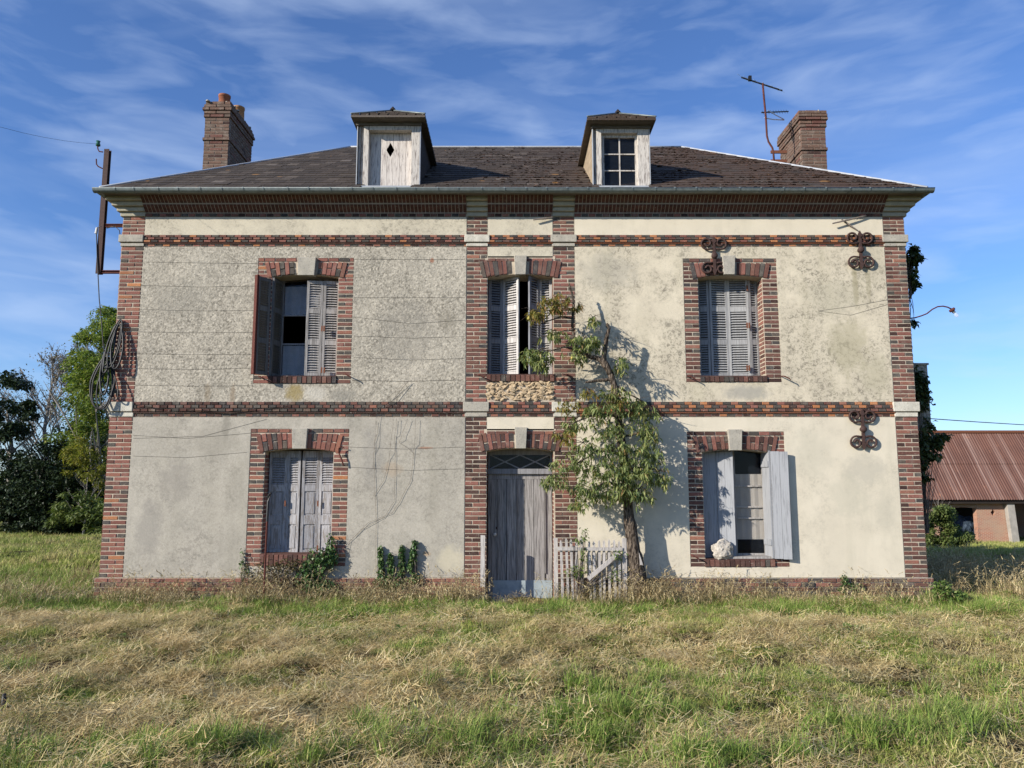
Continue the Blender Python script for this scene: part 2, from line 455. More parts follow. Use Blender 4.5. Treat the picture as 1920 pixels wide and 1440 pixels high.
def slate_mat():
    m = MT('fibre_slate', 0.85, 0.25)
    r = m.rnd()
    base = m.colors(r, [(0, (0.034, 0.027, 0.022)), (0.4, (0.060, 0.047, 0.038)), (0.75, (0.043, 0.034, 0.027)), (0.95, (0.085, 0.068, 0.055)), (1, (0.12, 0.10, 0.085))])
    sep = m.n('ShaderNodeSeparateXYZ'); m.l(m.geo.outputs['Position'], sep.inputs[0])
    side = m.ramp(sep.outputs[0], -1.5, 4.5)
    mossn = m.noise(2.2, 6, 0.7)
    mm = m.math('MULTIPLY', m.ramp(mossn, 0.34, 0.54), m.math('ADD', m.math('MULTIPLY', side, 0.95), 0.04))
    c = m.mix(mm, base, m.mix(m.ramp(m.noise(30, 4, 0.7), 0.35, 0.65), (0.042, 0.026, 0.018), (0.080, 0.047, 0.031)))
    c = m.mix(m.ramp(m.noise(22, 4, 0.6), 0.64, 0.72, 0, 0.5), c, (0.27, 0.25, 0.22))
    lich = m.noise(3.3, 2, 0.4)
    c = m.mix(m.ramp(lich, 0.73, 0.76, 0, 0.7), c, (0.30, 0.15, 0.04))
    m.color(c)
    m.bump(m.noise(40, 5, 0.7), 0.6, 0.01)
    return m.mat
M_SLATE = slate_mat()
def moss_mat():
    m = MT('roof_moss', 1.0, 0.05)
    m.color(m.colors(m.rnd(), [(0, (0.040, 0.018, 0.012)), (0.5, (0.090, 0.040, 0.022)), (0.85, (0.065, 0.038, 0.018)), (1, (0.13, 0.066, 0.036))]))
    m.bump(m.noise(120, 3), 0.7, 0.01)
    return m.mat
M_MOSS = moss_mat()

def leaf_mat(name, stops, trans=0.35, rough=0.55, sc=1.5, vari=0.25):
    m = MT(name, rough, 0.3)
    c = m.colors(m.rnd(), stops)
    c = m.mix(m.ramp(m.noise(sc, 3), 0.35, 0.65, 0, vari), c, m.mix(1.0, c, (0.6, 0.6, 0.5), 'MULTIPLY'))
    m.color(c)
    tr = m.n('ShaderNodeBsdfTranslucent')
    m.l(m.mix(1.0, c, (1.2, 1.35, 0.7), 'MULTIPLY'), tr.inputs[0])
    mxs = m.n('ShaderNodeMixShader'); mxs.inputs[0].default_value = trans
    o = m.nt.nodes['Material Output']
    m.l(m.b.outputs[0], mxs.inputs[1]); m.l(tr.outputs[0], mxs.inputs[2]); m.l(mxs.outputs[0], o.inputs[0])
    return m.mat
M_PEAR = leaf_mat('pear_leaf', [(0, (0.09, 0.13, 0.05)), (0.4, (0.175, 0.22, 0.08)), (0.75, (0.27, 0.31, 0.12)), (0.95, (0.37, 0.36, 0.14)), (1, (0.32, 0.19, 0.08))])
M_PEAR_Y = leaf_mat('turning_pear_leaf', [(0, (0.12, 0.14, 0.04)), (0.4, (0.20, 0.19, 0.05)), (0.7, (0.28, 0.22, 0.06)), (1, (0.34, 0.17, 0.06))])
M_IVY = leaf_mat('ivy_leaf', [(0, (0.04, 0.085, 0.025)), (0.6, (0.07, 0.135, 0.04)), (1, (0.14, 0.19, 0.07))], 0.15, 0.4)
M_IVY_D = leaf_mat('dark_climber_leaf', [(0, (0.03, 0.05, 0.018)), (0.6, (0.06, 0.09, 0.03)), (1, (0.13, 0.14, 0.05))], 0.15, 0.45)
M_DRYLEAF = leaf_mat('withered_leaf', [(0, (0.09, 0.06, 0.035)), (0.5, (0.15, 0.115, 0.06)), (0.8, (0.10, 0.11, 0.045)), (1, (0.22, 0.17, 0.10))], 0.2, 0.8)
M_SHRUB = leaf_mat('bright_shrub_leaf', [(0, (0.08, 0.14, 0.03)), (0.6, (0.14, 0.21, 0.05)), (1, (0.22, 0.27, 0.08))], 0.35)
M_TREE_G = leaf_mat('acacia_leaf', [(0, (0.08, 0.125, 0.03)), (0.5, (0.16, 0.215, 0.05)), (0.85, (0.23, 0.27, 0.07)), (1, (0.33, 0.30, 0.09))], 0.4)
M_TREE_Y = leaf_mat('yellowing_branch_leaf', [(0, (0.12, 0.14, 0.03)), (0.6, (0.21, 0.21, 0.04)), (1, (0.30, 0.25, 0.05))], 0.4)
M_TREE_D = leaf_mat('evergreen_and_shaded_leaf', [(0, (0.010, 0.018, 0.009)), (0.6, (0.022, 0.038, 0.016)), (1, (0.05, 0.075, 0.03))], 0.08, 0.5)  # evergreen's own dark tone, also stands for shadow on the hedge bushes
M_TREE_B = leaf_mat('sparse_brown_leaf', [(0, (0.16, 0.12, 0.09)), (0.5, (0.22, 0.17, 0.13)), (1, (0.20, 0.21, 0.14))], 0.2)
M_BUSH = leaf_mat('hedge_leaf', [(0, (0.06, 0.09, 0.022)), (0.6, (0.11, 0.15, 0.04)), (1, (0.19, 0.21, 0.07))], 0.25)
def bark_mat(name, a, b):
    m = MT(name, 0.95, 0.1)
    g = m.noise(1.0, 5, 0.6, vec=m.pos((48, 48, 8)), dist=0.9)
    c = m.mix(m.ramp(g, 0.44, 0.56), a, b)
    m.color(c)
    m.bump(g, 1.0, 0.035)
    return m.mat
M_BARK = bark_mat('pear_bark', (0.17, 0.135, 0.105), (0.025, 0.019, 0.015))
M_BARK2 = bark_mat('grey_bark', (0.34, 0.31, 0.28), (0.17, 0.155, 0.135))
M_VINE = bark_mat('dry_vine', (0.20, 0.165, 0.14), (0.12, 0.10, 0.08))

def grass_mat(name, stops, hay, lo, hi, trans=0.3):
    m = MT(name, 0.7, 0.15)
    c = m.colors(m.rnd(), stops)
    pn = m.noise(0.8, 4, 0.6, dist=0.6)
    pn2 = m.noise(4.2, 4, 0.65)
    k = m.math('ADD', m.math('MULTIPLY', pn, 0.5), m.math('MULTIPLY', pn2, 0.5))
    c = m.mix(m.ramp(k, lo, hi, 0, 0.8), c, hay)
    c = m.mix(m.ramp(m.noise(2.3, 4, 0.6), 0.40, 0.60, 0.0, 0.45), c, m.mix(1.0, c, (0.50, 0.58, 0.45), 'MULTIPLY'))
    m.color(c)
    tr = m.n('ShaderNodeBsdfTranslucent'); m.l(c, tr.inputs[0])
    mxs = m.n('ShaderNodeMixShader'); mxs.inputs[0].default_value = trans * 0.7
    o = m.nt.nodes['Material Output']
    m.l(m.b.outputs[0], mxs.inputs[1]); m.l(tr.outputs[0], mxs.inputs[2]); m.l(mxs.outputs[0], o.inputs[0])
    return m.mat
M_GR = grass_mat('meadow_blade', [(0, (0.12, 0.19, 0.035)), (0.45, (0.26, 0.33, 0.06)), (0.75, (0.42, 0.45, 0.11)), (1, (0.66, 0.58, 0.28))], (0.52, 0.42, 0.20), 0.47, 0.57)
M_GRL = grass_mat('long_green_blade', [(0, (0.12, 0.20, 0.04)), (0.5, (0.22, 0.31, 0.06)), (0.85, (0.32, 0.39, 0.105)), (1, (0.50, 0.47, 0.18))], (0.26, 0.25, 0.11), 0.55, 0.7)
M_HAY = grass_mat('cut_hay', [(0, (0.27, 0.17, 0.075)), (0.35, (0.54, 0.39, 0.18)), (0.7, (0.72, 0.57, 0.29)), (1, (0.76, 0.65, 0.41))], (0.42, 0.33, 0.16), 0.5, 0.7, 0.2)
M_DRY = grass_mat('dry_stalk', [(0, (0.24, 0.17, 0.08)), (0.4, (0.44, 0.34, 0.18)), (1, (0.62, 0.52, 0.32))], (0.34, 0.24, 0.13), 0.5, 0.7, 0.2)
def ground_mat():
    m = MT('meadow_soil', 1.0, 0.05)
    a = m.noise(0.62, 4, 0.6, dist=0.6); b = m.noise(9, 5, 0.7); cc = m.noise(70, 4, 0.7)
    c = m.mix(m.ramp(a, 0.42, 0.60), (0.05, 0.055, 0.02), (0.085, 0.06, 0.035))
    c = m.mix(m.ramp(b, 0.4, 0.65), c, (0.055, 0.038, 0.022))
    c = m.mix(m.ramp(cc, 0.5, 0.75, 0, 0.5), c, (0.16, 0.13, 0.06))
    sy = m.n('ShaderNodeSeparateXYZ'); m.l(m.geo.outputs['Position'], sy.inputs[0])
    far = m.math('MAXIMUM', m.ramp(sy.outputs[1], 12, 34), m.ramp(m.math('ABSOLUTE', sy.outputs[0]), 12, 26))
    c = m.mix(far, c, m.mix(m.ramp(m.noise(.3, 5, .6), .35, .65), (0.12, 0.155, 0.045), (0.19, 0.19, 0.07)))
    m.color(c); m.bump(cc, 0.8, 0.03)
    return m.mat
M_SOIL = ground_mat()

# ------------------------------------------------------------------ levels and lines of the facade (metres)
XQLo, XQLi = PX(219, 600), PX(261.5, 600)
XQRi, XQRo = PX(1666, 600), PX(1706.5, 600)
XPL0, XPL1 = PX(874, 600), PX(913.5, 600)
XPR0, XPR1 = PX(1037.5, 600), PX(1078.5, 600)
Z_COR = PZ(407); Z_B1T, Z_B1B = PZ(441.5), PZ(463)
Z_B2T, Z_B2B = PZ(754), PZ(782)
Z_PL = PZ(1083)
WALL_T = 0.42
HOUSE_D = 7.4
COURSE = 0.0665

house = thing('farmhouse', (0, 0, 0), 'abandoned two storey farmhouse with brick trim, closed shutters and mossy slate roof', 'house')

# openings: xl, xr, sill, spring, crown / surround l, r, top, bottom
def opening(l, r, sill, spring, crown, ym, sl=None, sr=None, st=None, sb=None):
    d = dict(xl=PX(l, ym), xr=PX(r, ym), sill=PZ(sill), spring=PZ(spring), crown=PZ(crown))
    if sl is not None: d.update(sl=PX(sl, ym), sr=PX(sr, ym), st=PZ(st), sb=PZ(sb))
    return d
UL = opening(509, 633, 705, 520, 515, 600, 480, 661, 484, 719.5)
UM = opening(914, 1037, 702, 519, 515, 600)
UR = opening(1310.5, 1431.5, 705, 521, 516.5, 600, 1283, 1460, 485, 717)
LL = opening(493.5, 623, 1038, 847, 841.5, 940, 465, 651.5, 804, 1062)
LM = opening(912, 1038.5, 1131, 846, 840.5, 960)
LR = opening(1319, 1446, 1048, 849, 843, 940, 1291, 1475, 809, 1063)
OPEN = [UL, UM, UR, LL, LM, LR]

def grid_holes(x0, x1, z0, z1, holes):
    xs = sorted({x0, x1, *[h[0] for h in holes], *[h[1] for h in holes]})
    zs = sorted({z0, z1, *[h[2] for h in holes], *[h[3] for h in holes]})
    xs = [x for x in xs if x0 <= x <= x1]; zs = [z for z in zs if z0 <= z <= z1]
    for i in range(len(xs) - 1):
        for j in range(len(zs) - 1):
            cx, cz = (xs[i] + xs[i + 1]) / 2, (zs[j] + zs[j + 1]) / 2
            if any(h[0] < cx < h[1] and h[2] < cz < h[3] for h in holes): continue
            yield xs[i], xs[i + 1], zs[j], zs[j + 1]

def arc_z(o, x, lift=0.0):
    w = (o['xr'] - o['xl']) / 2; s = max(o['crown'] - o['spring'], 0.01)
    Rr = (w * w + s * s) / (2 * s)
    xc = (o['xl'] + o['xr']) / 2
    return o['crown'] - Rr + math.sqrt(max(Rr * Rr - (x - xc) ** 2, 0)) + lift
# wall core with openings and arched heads
core = MB()
holes = [(o['xl'], o['xr'], o['sill'], o['crown'] + 0.02) for o in OPEN]
ZTOPW = PZ(352)
for a, b, c, d in grid_holes(XQLo, XQRo, -0.5, ZTOPW, holes):
    core.face([(a, 0, c), (b, 0, c), (b, 0, d), (a, 0, d)])
    core.face([(b, WALL_T, c), (a, WALL_T, c), (a, WALL_T, d), (b, WALL_T, d)])
for o, h in zip(OPEN, holes):
    xl, xr, zs, zt = h
    core.face([(xl, 0, zs), (xl, 0, zt), (xl, WALL_T, zt), (xl, WALL_T, zs)])
    core.face([(xr, 0, zt), (xr, 0, zs), (xr, WALL_T, zs), (xr, WALL_T, zt)])
    core.face([(xl, 0, zs), (xl, WALL_T, zs), (xr, WALL_T, zs), (xr, 0, zs)])
    n = 10
    for i in range(n):
        a = xl + (xr - xl) * i / n; b = xl + (xr - xl) * (i + 1) / n
        za, zb = arc_z(o, a), arc_z(o, b)
        core.face([(a, 0, za), (b, 0, zb), (b, 0, zt), (a, 0, zt)])
        core.face([(a, WALL_T, zt), (b, WALL_T, zt), (b, WALL_T, zb), (a, WALL_T, za)])
        core.face([(a, 0, za), (a, WALL_T, za), (b, WALL_T, zb), (b, 0, zb)])
core.face([(XQLo, 0, ZTOPW), (XQRo, 0, ZTOPW), (XQRo, WALL_T, ZTOPW), (XQLo, WALL_T, ZTOPW)])
obj('wall', core, M_MORTAR, house)
sh = MB()
sh.box(XQLo, XQLo + 0.4, WALL_T, HOUSE_D, -1.0, ZTOPW)
tag(obj('wall', sh, M_PL_UL, house), 'grey rendered left side wall')
sh = MB(); sh.box(XQRo - 0.4, XQRo, WALL_T, HOUSE_D, -1.0, ZTOPW)
tag(obj('wall', sh, M_PL_UL, house), 'grey rendered right side wall')
sh = MB(); sh.box(XQLo, XQRo, HOUSE_D, HOUSE_D + 0.4, -1.0, ZTOPW)
tag(obj('wall', sh, M_PL_UL, house), 'grey rendered rear wall')
sh = MB()
sh.box(XQLo + 0.4, XQRo - 0.4, WALL_T, HOUSE_D, -0.2, 0.1)
sh.box(XQLo + 0.4, XQRo - 0.4, WALL_T, HOUSE_D, PZ(775), PZ(755))
sh.box(XQLo + 0.4, XQRo - 0.4, WALL_T, HOUSE_D, ZTOPW - 0.25, ZTOPW - 0.05)
for xx in (XPL0, XPR1 - 0.1):
    sh.box(xx, xx + 0.1, WALL_T, HOUSE_D, 0.1, ZTOPW - 0.25)
sh.box(XQLo + 0.4, XQRo - 0.4, 4.0, 4.1, 0.1, ZTOPW - 0.25)
obj('floor', sh, M_INNER, house)

# ------------------------------------------------------------------ brick records
RECS = []     # (matrix, area, kind, parent)
UNIT = {}
def unit_brick(kind, var):
    key = (kind, var)
    if key in UNIT: return UNIT[key]
    rr = random.Random(hash(var) + 11)
    mb = MB()
    j = lambda s: (rr.random() - 0.5) * s
    bx, bz = 0.02, 0.07
    o_ = [(-.5, -.38, -.5), (.5, -.38, -.5), (.5, -.38, .5), (-.5, -.38, .5)]
    f_ = [(-.5 + bx + j(.02), -.5 + j(.06), -.5 + bz + j(.09)), (.5 - bx + j(.02), -.5 + j(.06), -.5 + bz + j(.09)),
          (.5 - bx + j(.02), -.5 + j(.06), .5 - bz + j(.09)), (-.5 + bx + j(.02), -.5 + j(.06), .5 - bz + j(.09))]
    o_ = [(x + j(.02), y, z + j(.05)) for x, y, z in o_]
    b_ = [(x, .5, z) for x, y, z in o_]
    mb.v = o_ + f_ + b_
    mb.f = [(4, 5, 6, 7)] + [(i, (i + 1) % 4, 4 + (i + 1) % 4, 4 + i) for i in range(4)] + [(8 + i, 8 + (i + 1) % 4, (i + 1) % 4, i) for i in range(4)]
    mb.m = [0] * len(mb.f)
    UNIT[key] = mb
    return mb
def brick(cx, cz, w, h, kind, parent, y=-0.0125, depth=0.05, ang=0.0, face='front', fx=0.0, jit=1.0):
    """face 'front': lies in XZ at Y=y. face 'left'/'right': on a side wall at X=fx, cx is then the Y coordinate"""
    pr = random.uniform(-0.003, 0.0025) * jit
    w *= random.uniform(0.965, 1.0); h *= random.uniform(0.93, 1.0)
    S = Matrix.Diagonal((w, depth, h, 1))
    if face == 'front':
        T = Matrix.Translation((cx, y + depth / 2 + pr, cz)); Rm = Matrix.Rotation(ang + random.uniform(-.008, .008) * jit, 4, 'Y')
        ar = w * h
    else:
        sgn = -1 if face == 'left' else 1
        Rm = Matrix.Rotation(sgn * math.pi / 2, 4, 'Z')
        T = Matrix.Translation((fx - sgn * (depth / 2) + pr, cx, cz)); ar = w * h * 0.3
    RECS.append((T @ Rm @ S, ar, kind, parent))

def pick(opts):
    r = random.random() * sum(w for _, w in opts)
    for k, w in opts:
        r -= w
        if r <= 0: return k
    return opts[0][0]

BR, JT = 0.213, 0.0120    # stretcher length, joint
def pilaster(x0, x1, z0, z1, parent, pal_s, pal_h, y=-0.0125, first=0):
    n = round((z1 - z0) / COURSE); c = (z1 - z0) / n
    w = x1 - x0
    hd = w * 0.345
    for i in range(n):
        z = z0 + (i + .5) * c
        h = c - JT
        if (i + first) % 2 == 0:
            segs = [(x0, x0 + hd, 'h'), (x0 + hd, x1, 's')]
        else:
            segs = [(x0, x1 - hd, 's'), (x1 - hd, x1, 'h')]
        for a, b, t in segs:
            a += random.uniform(-.008, .008) if a != x0 else 0
            brick((a + b) / 2, z, b - a - JT, h, pick(pal_s if t == 's' else pal_h), parent, y=y)
PAL_R = [('red', 7), ('brown', 2), ('orange', 0.5)]
PAL_H = [('dark', 6), ('red', 2.5), ('brown', 1.5)]
PAL_B = [('brown', 6), ('red', 3), ('burnt', 1)]
PAL_BH = [('dark', 5), ('burnt', 3), ('brown', 2)]
PAL_D = [('brown', 4), ('burnt', 3.5), ('red', 2)]

def backing(name, x0, x1, z0, z1, mat=None, y=-0.005):
    mb = MB(); mb.box(x0, x1, y, 0.0 - 0.0005, z0, z1)
    return obj(name, mb, mat or M_MORTAR, house)
quoins = []
for (x0, x1, nm, ps, ph) in ((XQLo, XQLi, 'quoin', PAL_R, [('dark', 3), ('red', 4), ('brown', 2)]), (XPL0, XPL1, 'pilaster', PAL_B, PAL_H),
                             (XPR0, XPR1, 'pilaster', PAL_B, PAL_H), (XQRi, XQRo, 'quoin', PAL_B, PAL_BH)):
    q = backing(nm, x0, x1, 0.0, Z_COR)
    low = (ps, ph) if nm == 'quoin' and x0 < 0 else (PAL_D, PAL_D) if nm == 'pilaster' else (PAL_B, PAL_BH)
    xo = 0.014 if nm == 'quoin' else 0.0
    pilaster(x0 - (xo if x0 < 0 else 0), x1 + (xo if x0 > 0 else 0), Z_PL - 4 * COURSE if nm == 'pilaster' else Z_PL, Z_B2B, q, low[0], low[1])
    pilaster(x0, x1, Z_B2T, Z_B1B, q, ps, ph)
    pilaster(x0, x1, Z_B1T, Z_COR, q, ps, ph)
    quoins.append(q)
    # returns of the brick corners along the side walls
    if nm == 'quoin':
        side = 'left' if x0 < 0 else 'right'
        fx = (x0 - 0.014) if x0 < 0 else (x1 + 0.014)
        n = int((Z_COR - Z_PL) / COURSE)
        for i in range(n):
            ln = 0.22 if i % 2 else 0.33
            brick(ln / 2, Z_PL + (i + .5) * COURSE, ln - JT, COURSE - JT, pick(ps), q, face=side, fx=fx)
    # stone blocks at the string courses
    for zt, zb in ((Z_B1T, Z_B1B), (Z_B2T, Z_B2B)):
        st = MB()
        hh = zt - zb
        ex = 0.035
        st.box(x0 - ex, x1 + ex if x0 > 0 or nm == 'pilaster' else x1, -0.055, 0.03, zb + hh * 0.36, zt)
        st.box(x0 - 0.01, x1 + 0.01, -0.03, 0.03, zb + 0.004, zb + hh * 0.30)
        so = obj('stone_block', st, M_STONE if random.random() < .6 else M_STONE_W, house)
        bv = so.modifiers.new('bevel', 'BEVEL'); bv.width = 0.008; bv.segments = 2

def row(x0, x1, z, h, blen, pal, parent, y, off=0.0, depth=0.05):
    x = x0 - off * blen
    i = 0
    while x < x1 - 0.01:
        a, b = max(x, x0), min(x + blen, x1)
        if b - a > 0.02:
            k = pal(i, (a + b) / 2)
            brick((a + b) / 2, z, b - a - 0.012, h, k, parent, y=y, depth=depth)
        x += blen; i += 1
def band(x0, x1, zt, zb, tone):
    b = backing('string_course', x0, x1, zb, zt, M_MORTAR)
    hh = zt - zb
    c = hh / 4.15
    led = MB(); led.box(x0, x1, -0.034, 0.0, zb + c * 1.02, zb + c * 1.32)
    obj('ledge', led, M_RUST_O if tone == 'orange' else M_DKBR, b)
    def palf(par):
        def f(i, x):
            if (i + par) % 2 == 0: return 'dark' if random.random() < .85 else 'burnt'
            if tone == 'orange': return pick([('orange', 4), ('red', 2), ('brown', 2)])
            if tone == 'dull': return pick([('brown', 4), ('burnt', 2), ('red', 1.2), ('grey', 2)])
            return pick([('red', 6), ('orange', 1.2), ('brown', 1)])
        return f
    B = 0.121
    row(x0, x1, zb + c * 0.5, c - 0.014, B, palf(0), b, -0.014, 0.5)
    row(x0, x1, zb + c * 1.87, c - 0.012, B, palf(1), b, -0.045, 0.0, 0.07)
    row(x0, x1, zb + c * 2.87, c - 0.010, B, palf(0), b, -0.036, 0.5, 0.06)
    if c * 3.85 < hh: row(x0, x1, zb + c * 3.78, c * .82, B, palf(1), b, -0.026, 0.0)
band(XQLi, XPL0, Z_B1T, Z_B1B, 'red'); band(XPL1, XPR0, Z_B1T, Z_B1B, 'orange'); band(XPR1, XQRi, Z_B1T, Z_B1B, 'orange')
band(XQLi, XPL0, Z_B2T, Z_B2B, 'dull'); band(XPL1, XPR0, Z_B2T, Z_B2B, 'red'); band(XPR1, XQRi, Z_B2T, Z_B2B, 'orange')

# plaster panels
def panel(x0, x1, z0, z1, holes, mat, y=-0.014, label=None):
    mb = MB()
    for a, b, c, d in grid_holes(x0, x1, z0, z1, holes):
        mb.face([(a, y, c), (b, y, c), (b, y, d), (a, y, d)])
    for (a, b, c, d) in [(x0, x1, z0, z1)]:
        mb.face([(a, 0, c), (b, 0, c), (b, y, c), (a, y, c)]); mb.face([(a, y, d), (b, y, d), (b, 0, d), (a, 0, d)])
        mb.face([(a, 0, c), (a, y, c), (a, y, d), (a, 0, d)]); mb.face([(b, y, c), (b, 0, c), (b, 0, d), (b, y, d)])
    for (a, b, c, d) in holes:
        mb.face([(a, y, c), (b, y, c), (b, 0, c), (a, 0, c)]); mb.face([(a, y, d), (a, 0, d), (b, 0, d), (b, y, d)])
        mb.face([(a, y, c), (a, 0, c), (a, 0, d), (a, y, d)]); mb.face([(b, y, c), (b, y, d), (b, 0, d), (b, 0, c)])
    return tag(obj('plaster_panel', mb, mat, house), label)
E = 0.004
H = lambda o: (o['sl'], o['sr'], o['sb'], o['st'])
panel(XQLi + E, XPL0 - E, Z_B2T + E, Z_B1B - E, [H(UL)], M_PL_UL, label='rough grey roughcast panel of the upper left wall')
panel(XQLi + E, XPL0 - E, Z_PL + E, Z_B2B - E, [H(LL)], M_PL_LL, label='stained grey roughcast panel of the lower left wall')
panel(XPR1 + E, XQRi - E, Z_B2T + E, Z_B1B - E, [H(UR)], M_PL_UR, label='speckled cream render of the upper right wall')
panel(XPR1 + E, XQRi - E, Z_PL + E, Z_B2B - E, [H(LR)], M_PL_LR, label='smooth cream render of the lower right wall')
for a, b, m_ in ((XQLi, XPL0, M_PL_FR), (XPL1, XPR0, M_PL_FR), (XPR1, XQRi, M_PL_LR)):
    panel(a + E, b - E, Z_B1T + E, Z_COR - E, [], m_)
panel(XPL1 + E, XPR0 - E, PZ(483.5), Z_B1B - E, [], M_PL_FR)
panel(XPL1 + E, XPR0 - E, PZ(807), Z_B2B - E, [], M_PL_LR)

# plinth
def plinth(x0, x1, grey):
    z1 = Z_PL
    mb = MB(); mb.box(x0, x1, -0.05, -0.0008, -0.5, z1)
    p = obj('plinth', mb, M_MORTAR if not grey else M_STONE, house)
    for k in range(4):
        z = z1 - (k + .5) * COURSE
        row(x0, x1, z, COURSE - 0.010, BR, lambda i, x, k=k: (pick([('dark', 5), ('burnt', 2)]) if (i % 3 == 0 and grey) else pick([('grey', 4), ('brown', 4), ('red', 1.5)] if grey else [('red', 6), ('brown', 3), ('grey', 1)])), p, -0.066 - 0.004 * (k > 2), (k % 2) * 0.5)
    ft = MB()
    x = x0
    while x < x1:
        w = random.uniform(0.12, 0.3)
        for zz in (-0.08, -0.24):
            r = random.uniform(0.05, 0.07)
            ft.tube([(x, -0.02, zz), (x + w * .2, -0.045, zz), (x + w * .8, -0.045, zz + random.uniform(-.02, .02)), (x + w, -0.02, zz)], [0.03, r, r * .95, 0.03], 7)
        x += w * .96
    tag(obj('footing_stones', ft, M_STONE_F, house, True), kind='stuff')
plinth(XQLo - 0.05, XPL1, False)
plinth(XPR0, XQRo + 0.06, True)

# window and door surrounds with jamb bricks, arches, keystones and sills
def surround(o, pal_s, pal_h, key, side=True, sill=True, nv=17, full_first=True, double=True, vkinds=None):
    if side:
        mb = MB()
        for a, b, c, d in grid_holes(o['sl'], o['sr'], o['sb'], o['st'], [(o['xl'], o['xr'], o['sill'], o['crown'] + 0.02)]):
            mb.box(a, b, -0.006, -0.0006, c, d)
        s = obj('window_surround', mb, M_MORTAR, house)
        n = round((o['st'] - o['sb']) / COURSE); c = (o['st'] - o['sb']) / n
        for i in range(n):
            z = o['sb'] + (i + .5) * c
            for (a, b, sg) in ((o['sl'], o['xl'], -1), (o['xr'], o['sr'], 1)):
                top = z > o['spring']
                if z > o['spring'] - .02 and z < o['st'] - c:      # room for the leaning first voussoir
                    lean = (z - o['spring']) * 0.22 + 0.03
                    if sg < 0: b -= lean
                    else: a += lean
                if i == n - 1: continue
                if i % 2 == 0: brick((a + b) / 2, z, b - a - 0.006, c - JT, pick(pal_s), s)
                else:
                    mid = (a + b) / 2 + random.uniform(-.006, .006)
                    brick((a + mid) / 2, z, mid - a - JT, c - JT, pick(pal_h), s)
                    brick((b + mid) / 2, z, b - mid - JT, c - JT, pick(pal_h), s)
        ktop = key
        row(o['sl'], o['sr'], o['st'] - c / 2, c - JT, BR * .8, lambda i, x: pick(pal_s) if i % 2 else pick(pal_h), s, -0.018, 0.4)
    else:
        s = backing('arch', o['xl'] - 0.04, o['xr'] + 0.04, o['crown'] + 0.001, o['crown'] + 0.30, M_MORTAR, -0.014)
    # reveal bricks seen on the jambs
    zb = o['sb'] if side else o['sill']
    cc = COURSE if not side else c
    n2 = int((o['spring'] - zb) / cc)
    for i in range(n2):
        z = zb + (i + .5) * cc
        if z < o['sill']: continue
        for fx, fc in ((o['xl'] - 0.0, 'right'), (o['xr'] + 0.0, 'left')):
            sgn = 1 if fc == 'right' else -1
            ln = 0.11 if i % 2 else 0.22
            y0 = 0.0
            while y0 < 0.30:
                y1 = min(y0 + ln, 0.33)
                brick((y0 + y1) / 2, z, y1 - y0 - JT, cc - JT, pick(pal_s), s, face=fc, fx=fx + sgn * 0.004, jit=.3)
                y0 = y1; ln = 0.22
    # voussoirs
    w = (o['xr'] - o['xl']) / 2; sg_ = max(o['crown'] - o['spring'], 0.03)
    Rr = min((w * w + sg_ * sg_) / (2 * sg_), 2.6)
    xc = (o['xl'] + o['xr']) / 2; zc = o['crown'] - Rr
    hmax = (w + 0.085) / Rr
    L = 0.222
    for i in range(nv):
        t = -hmax + (i + .5) * 2 * hmax / nv
        wv = 2 * hmax / nv * (Rr + L / 2) - 0.010
        if abs(t) * Rr < (key[1] - key[0]) * .5 + .012: continue
        ztop_ = (o['st'] - c) if side else (o['crown'] + 0.245)
        L = min((ztop_ - 0.004 - zc) / math.cos(t) - Rr, 0.29)
        def put(r0, r1, kind):
            rm = (r0 + r1) / 2
            zlow = arc_z(o, max(min(xc + math.sin(t) * Rr, o['xr']), o['xl'])) - (zc + math.cos(t) * Rr)
            brick(xc + math.sin(t) * rm, zc + math.cos(t) * rm, wv, r1 - r0 - 0.006, kind, s, y=-0.026, ang=t, depth=0.06)
        if double and i % 2 == 1:
            kk = vkinds[1] if vkinds else pal_h
            sp = random.choice((0.45, 0.52))
            put(Rr + 0.004, Rr + L * sp, pick(kk)); put(Rr + L * sp + 0.006, Rr + L, pick(kk))
        else:
            put(Rr + 0.004, Rr + L, pick(vkinds[0] if vkinds else pal_s) if not (not double and i % 3 == 0) else 'dark')
    # keystone
    kx0, kx1, kt, kb = key
    mb = MB()
    d_ = 0.05
    mb.prism([(kx0 + 0.018, kb), (kx1 - 0.018, kb), (kx1, kt), (kx0, kt)], -0.085, 0.05)
    ko = obj('keystone', mb, M_STONE, s)
    bv = ko.modifiers.new('bevel', 'BEVEL'); bv.width = 0.006; bv.segments = 1
    # sill of bricks on edge
    if sill:
        x0, x1 = (o['xl'] - 0.015, o['xr'] + 0.015)
        hb = o['sill'] - (o['sb'] if side else PZ(716))
        n = round((x1 - x0) / 0.075)
        for i in range(n):
            a = x0 + (x1 - x0) * i / n
            brick(a + (x1 - x0) / n / 2, o['sill'] - hb / 2 - 0.004, (x1 - x0) / n - 0.010, hb - 0.012, pick([('burnt', 3), ('brown', 4), ('dark', 2)]), s, y=-0.035, depth=0.08)
        sl = MB(); sl.box(x0, x1, -0.02, 0.30, o['sill'] - 0.03, o['sill'] + 0.004)
        obj('sill', sl, M_DKBR, s)
    return s
K = lambda a, b, t, bt, ym: (PX(a, ym, -.08), PX(b, ym, -.08), PZ(t, -.08), PZ(bt, -.08))
surround(UL, PAL_R, PAL_H, K(557, 592, 482.5, 516, 500), nv=17)
surround(LL, PAL_R, PAL_H, K(546.5, 576.5, 803, 841.5, 820), nv=17)
surround(UR, PAL_B, [('burnt', 4), ('dark', 3), ('brown', 2)], K(1355, 1379.5, 479, 514.5, 500), nv=17, double=False)
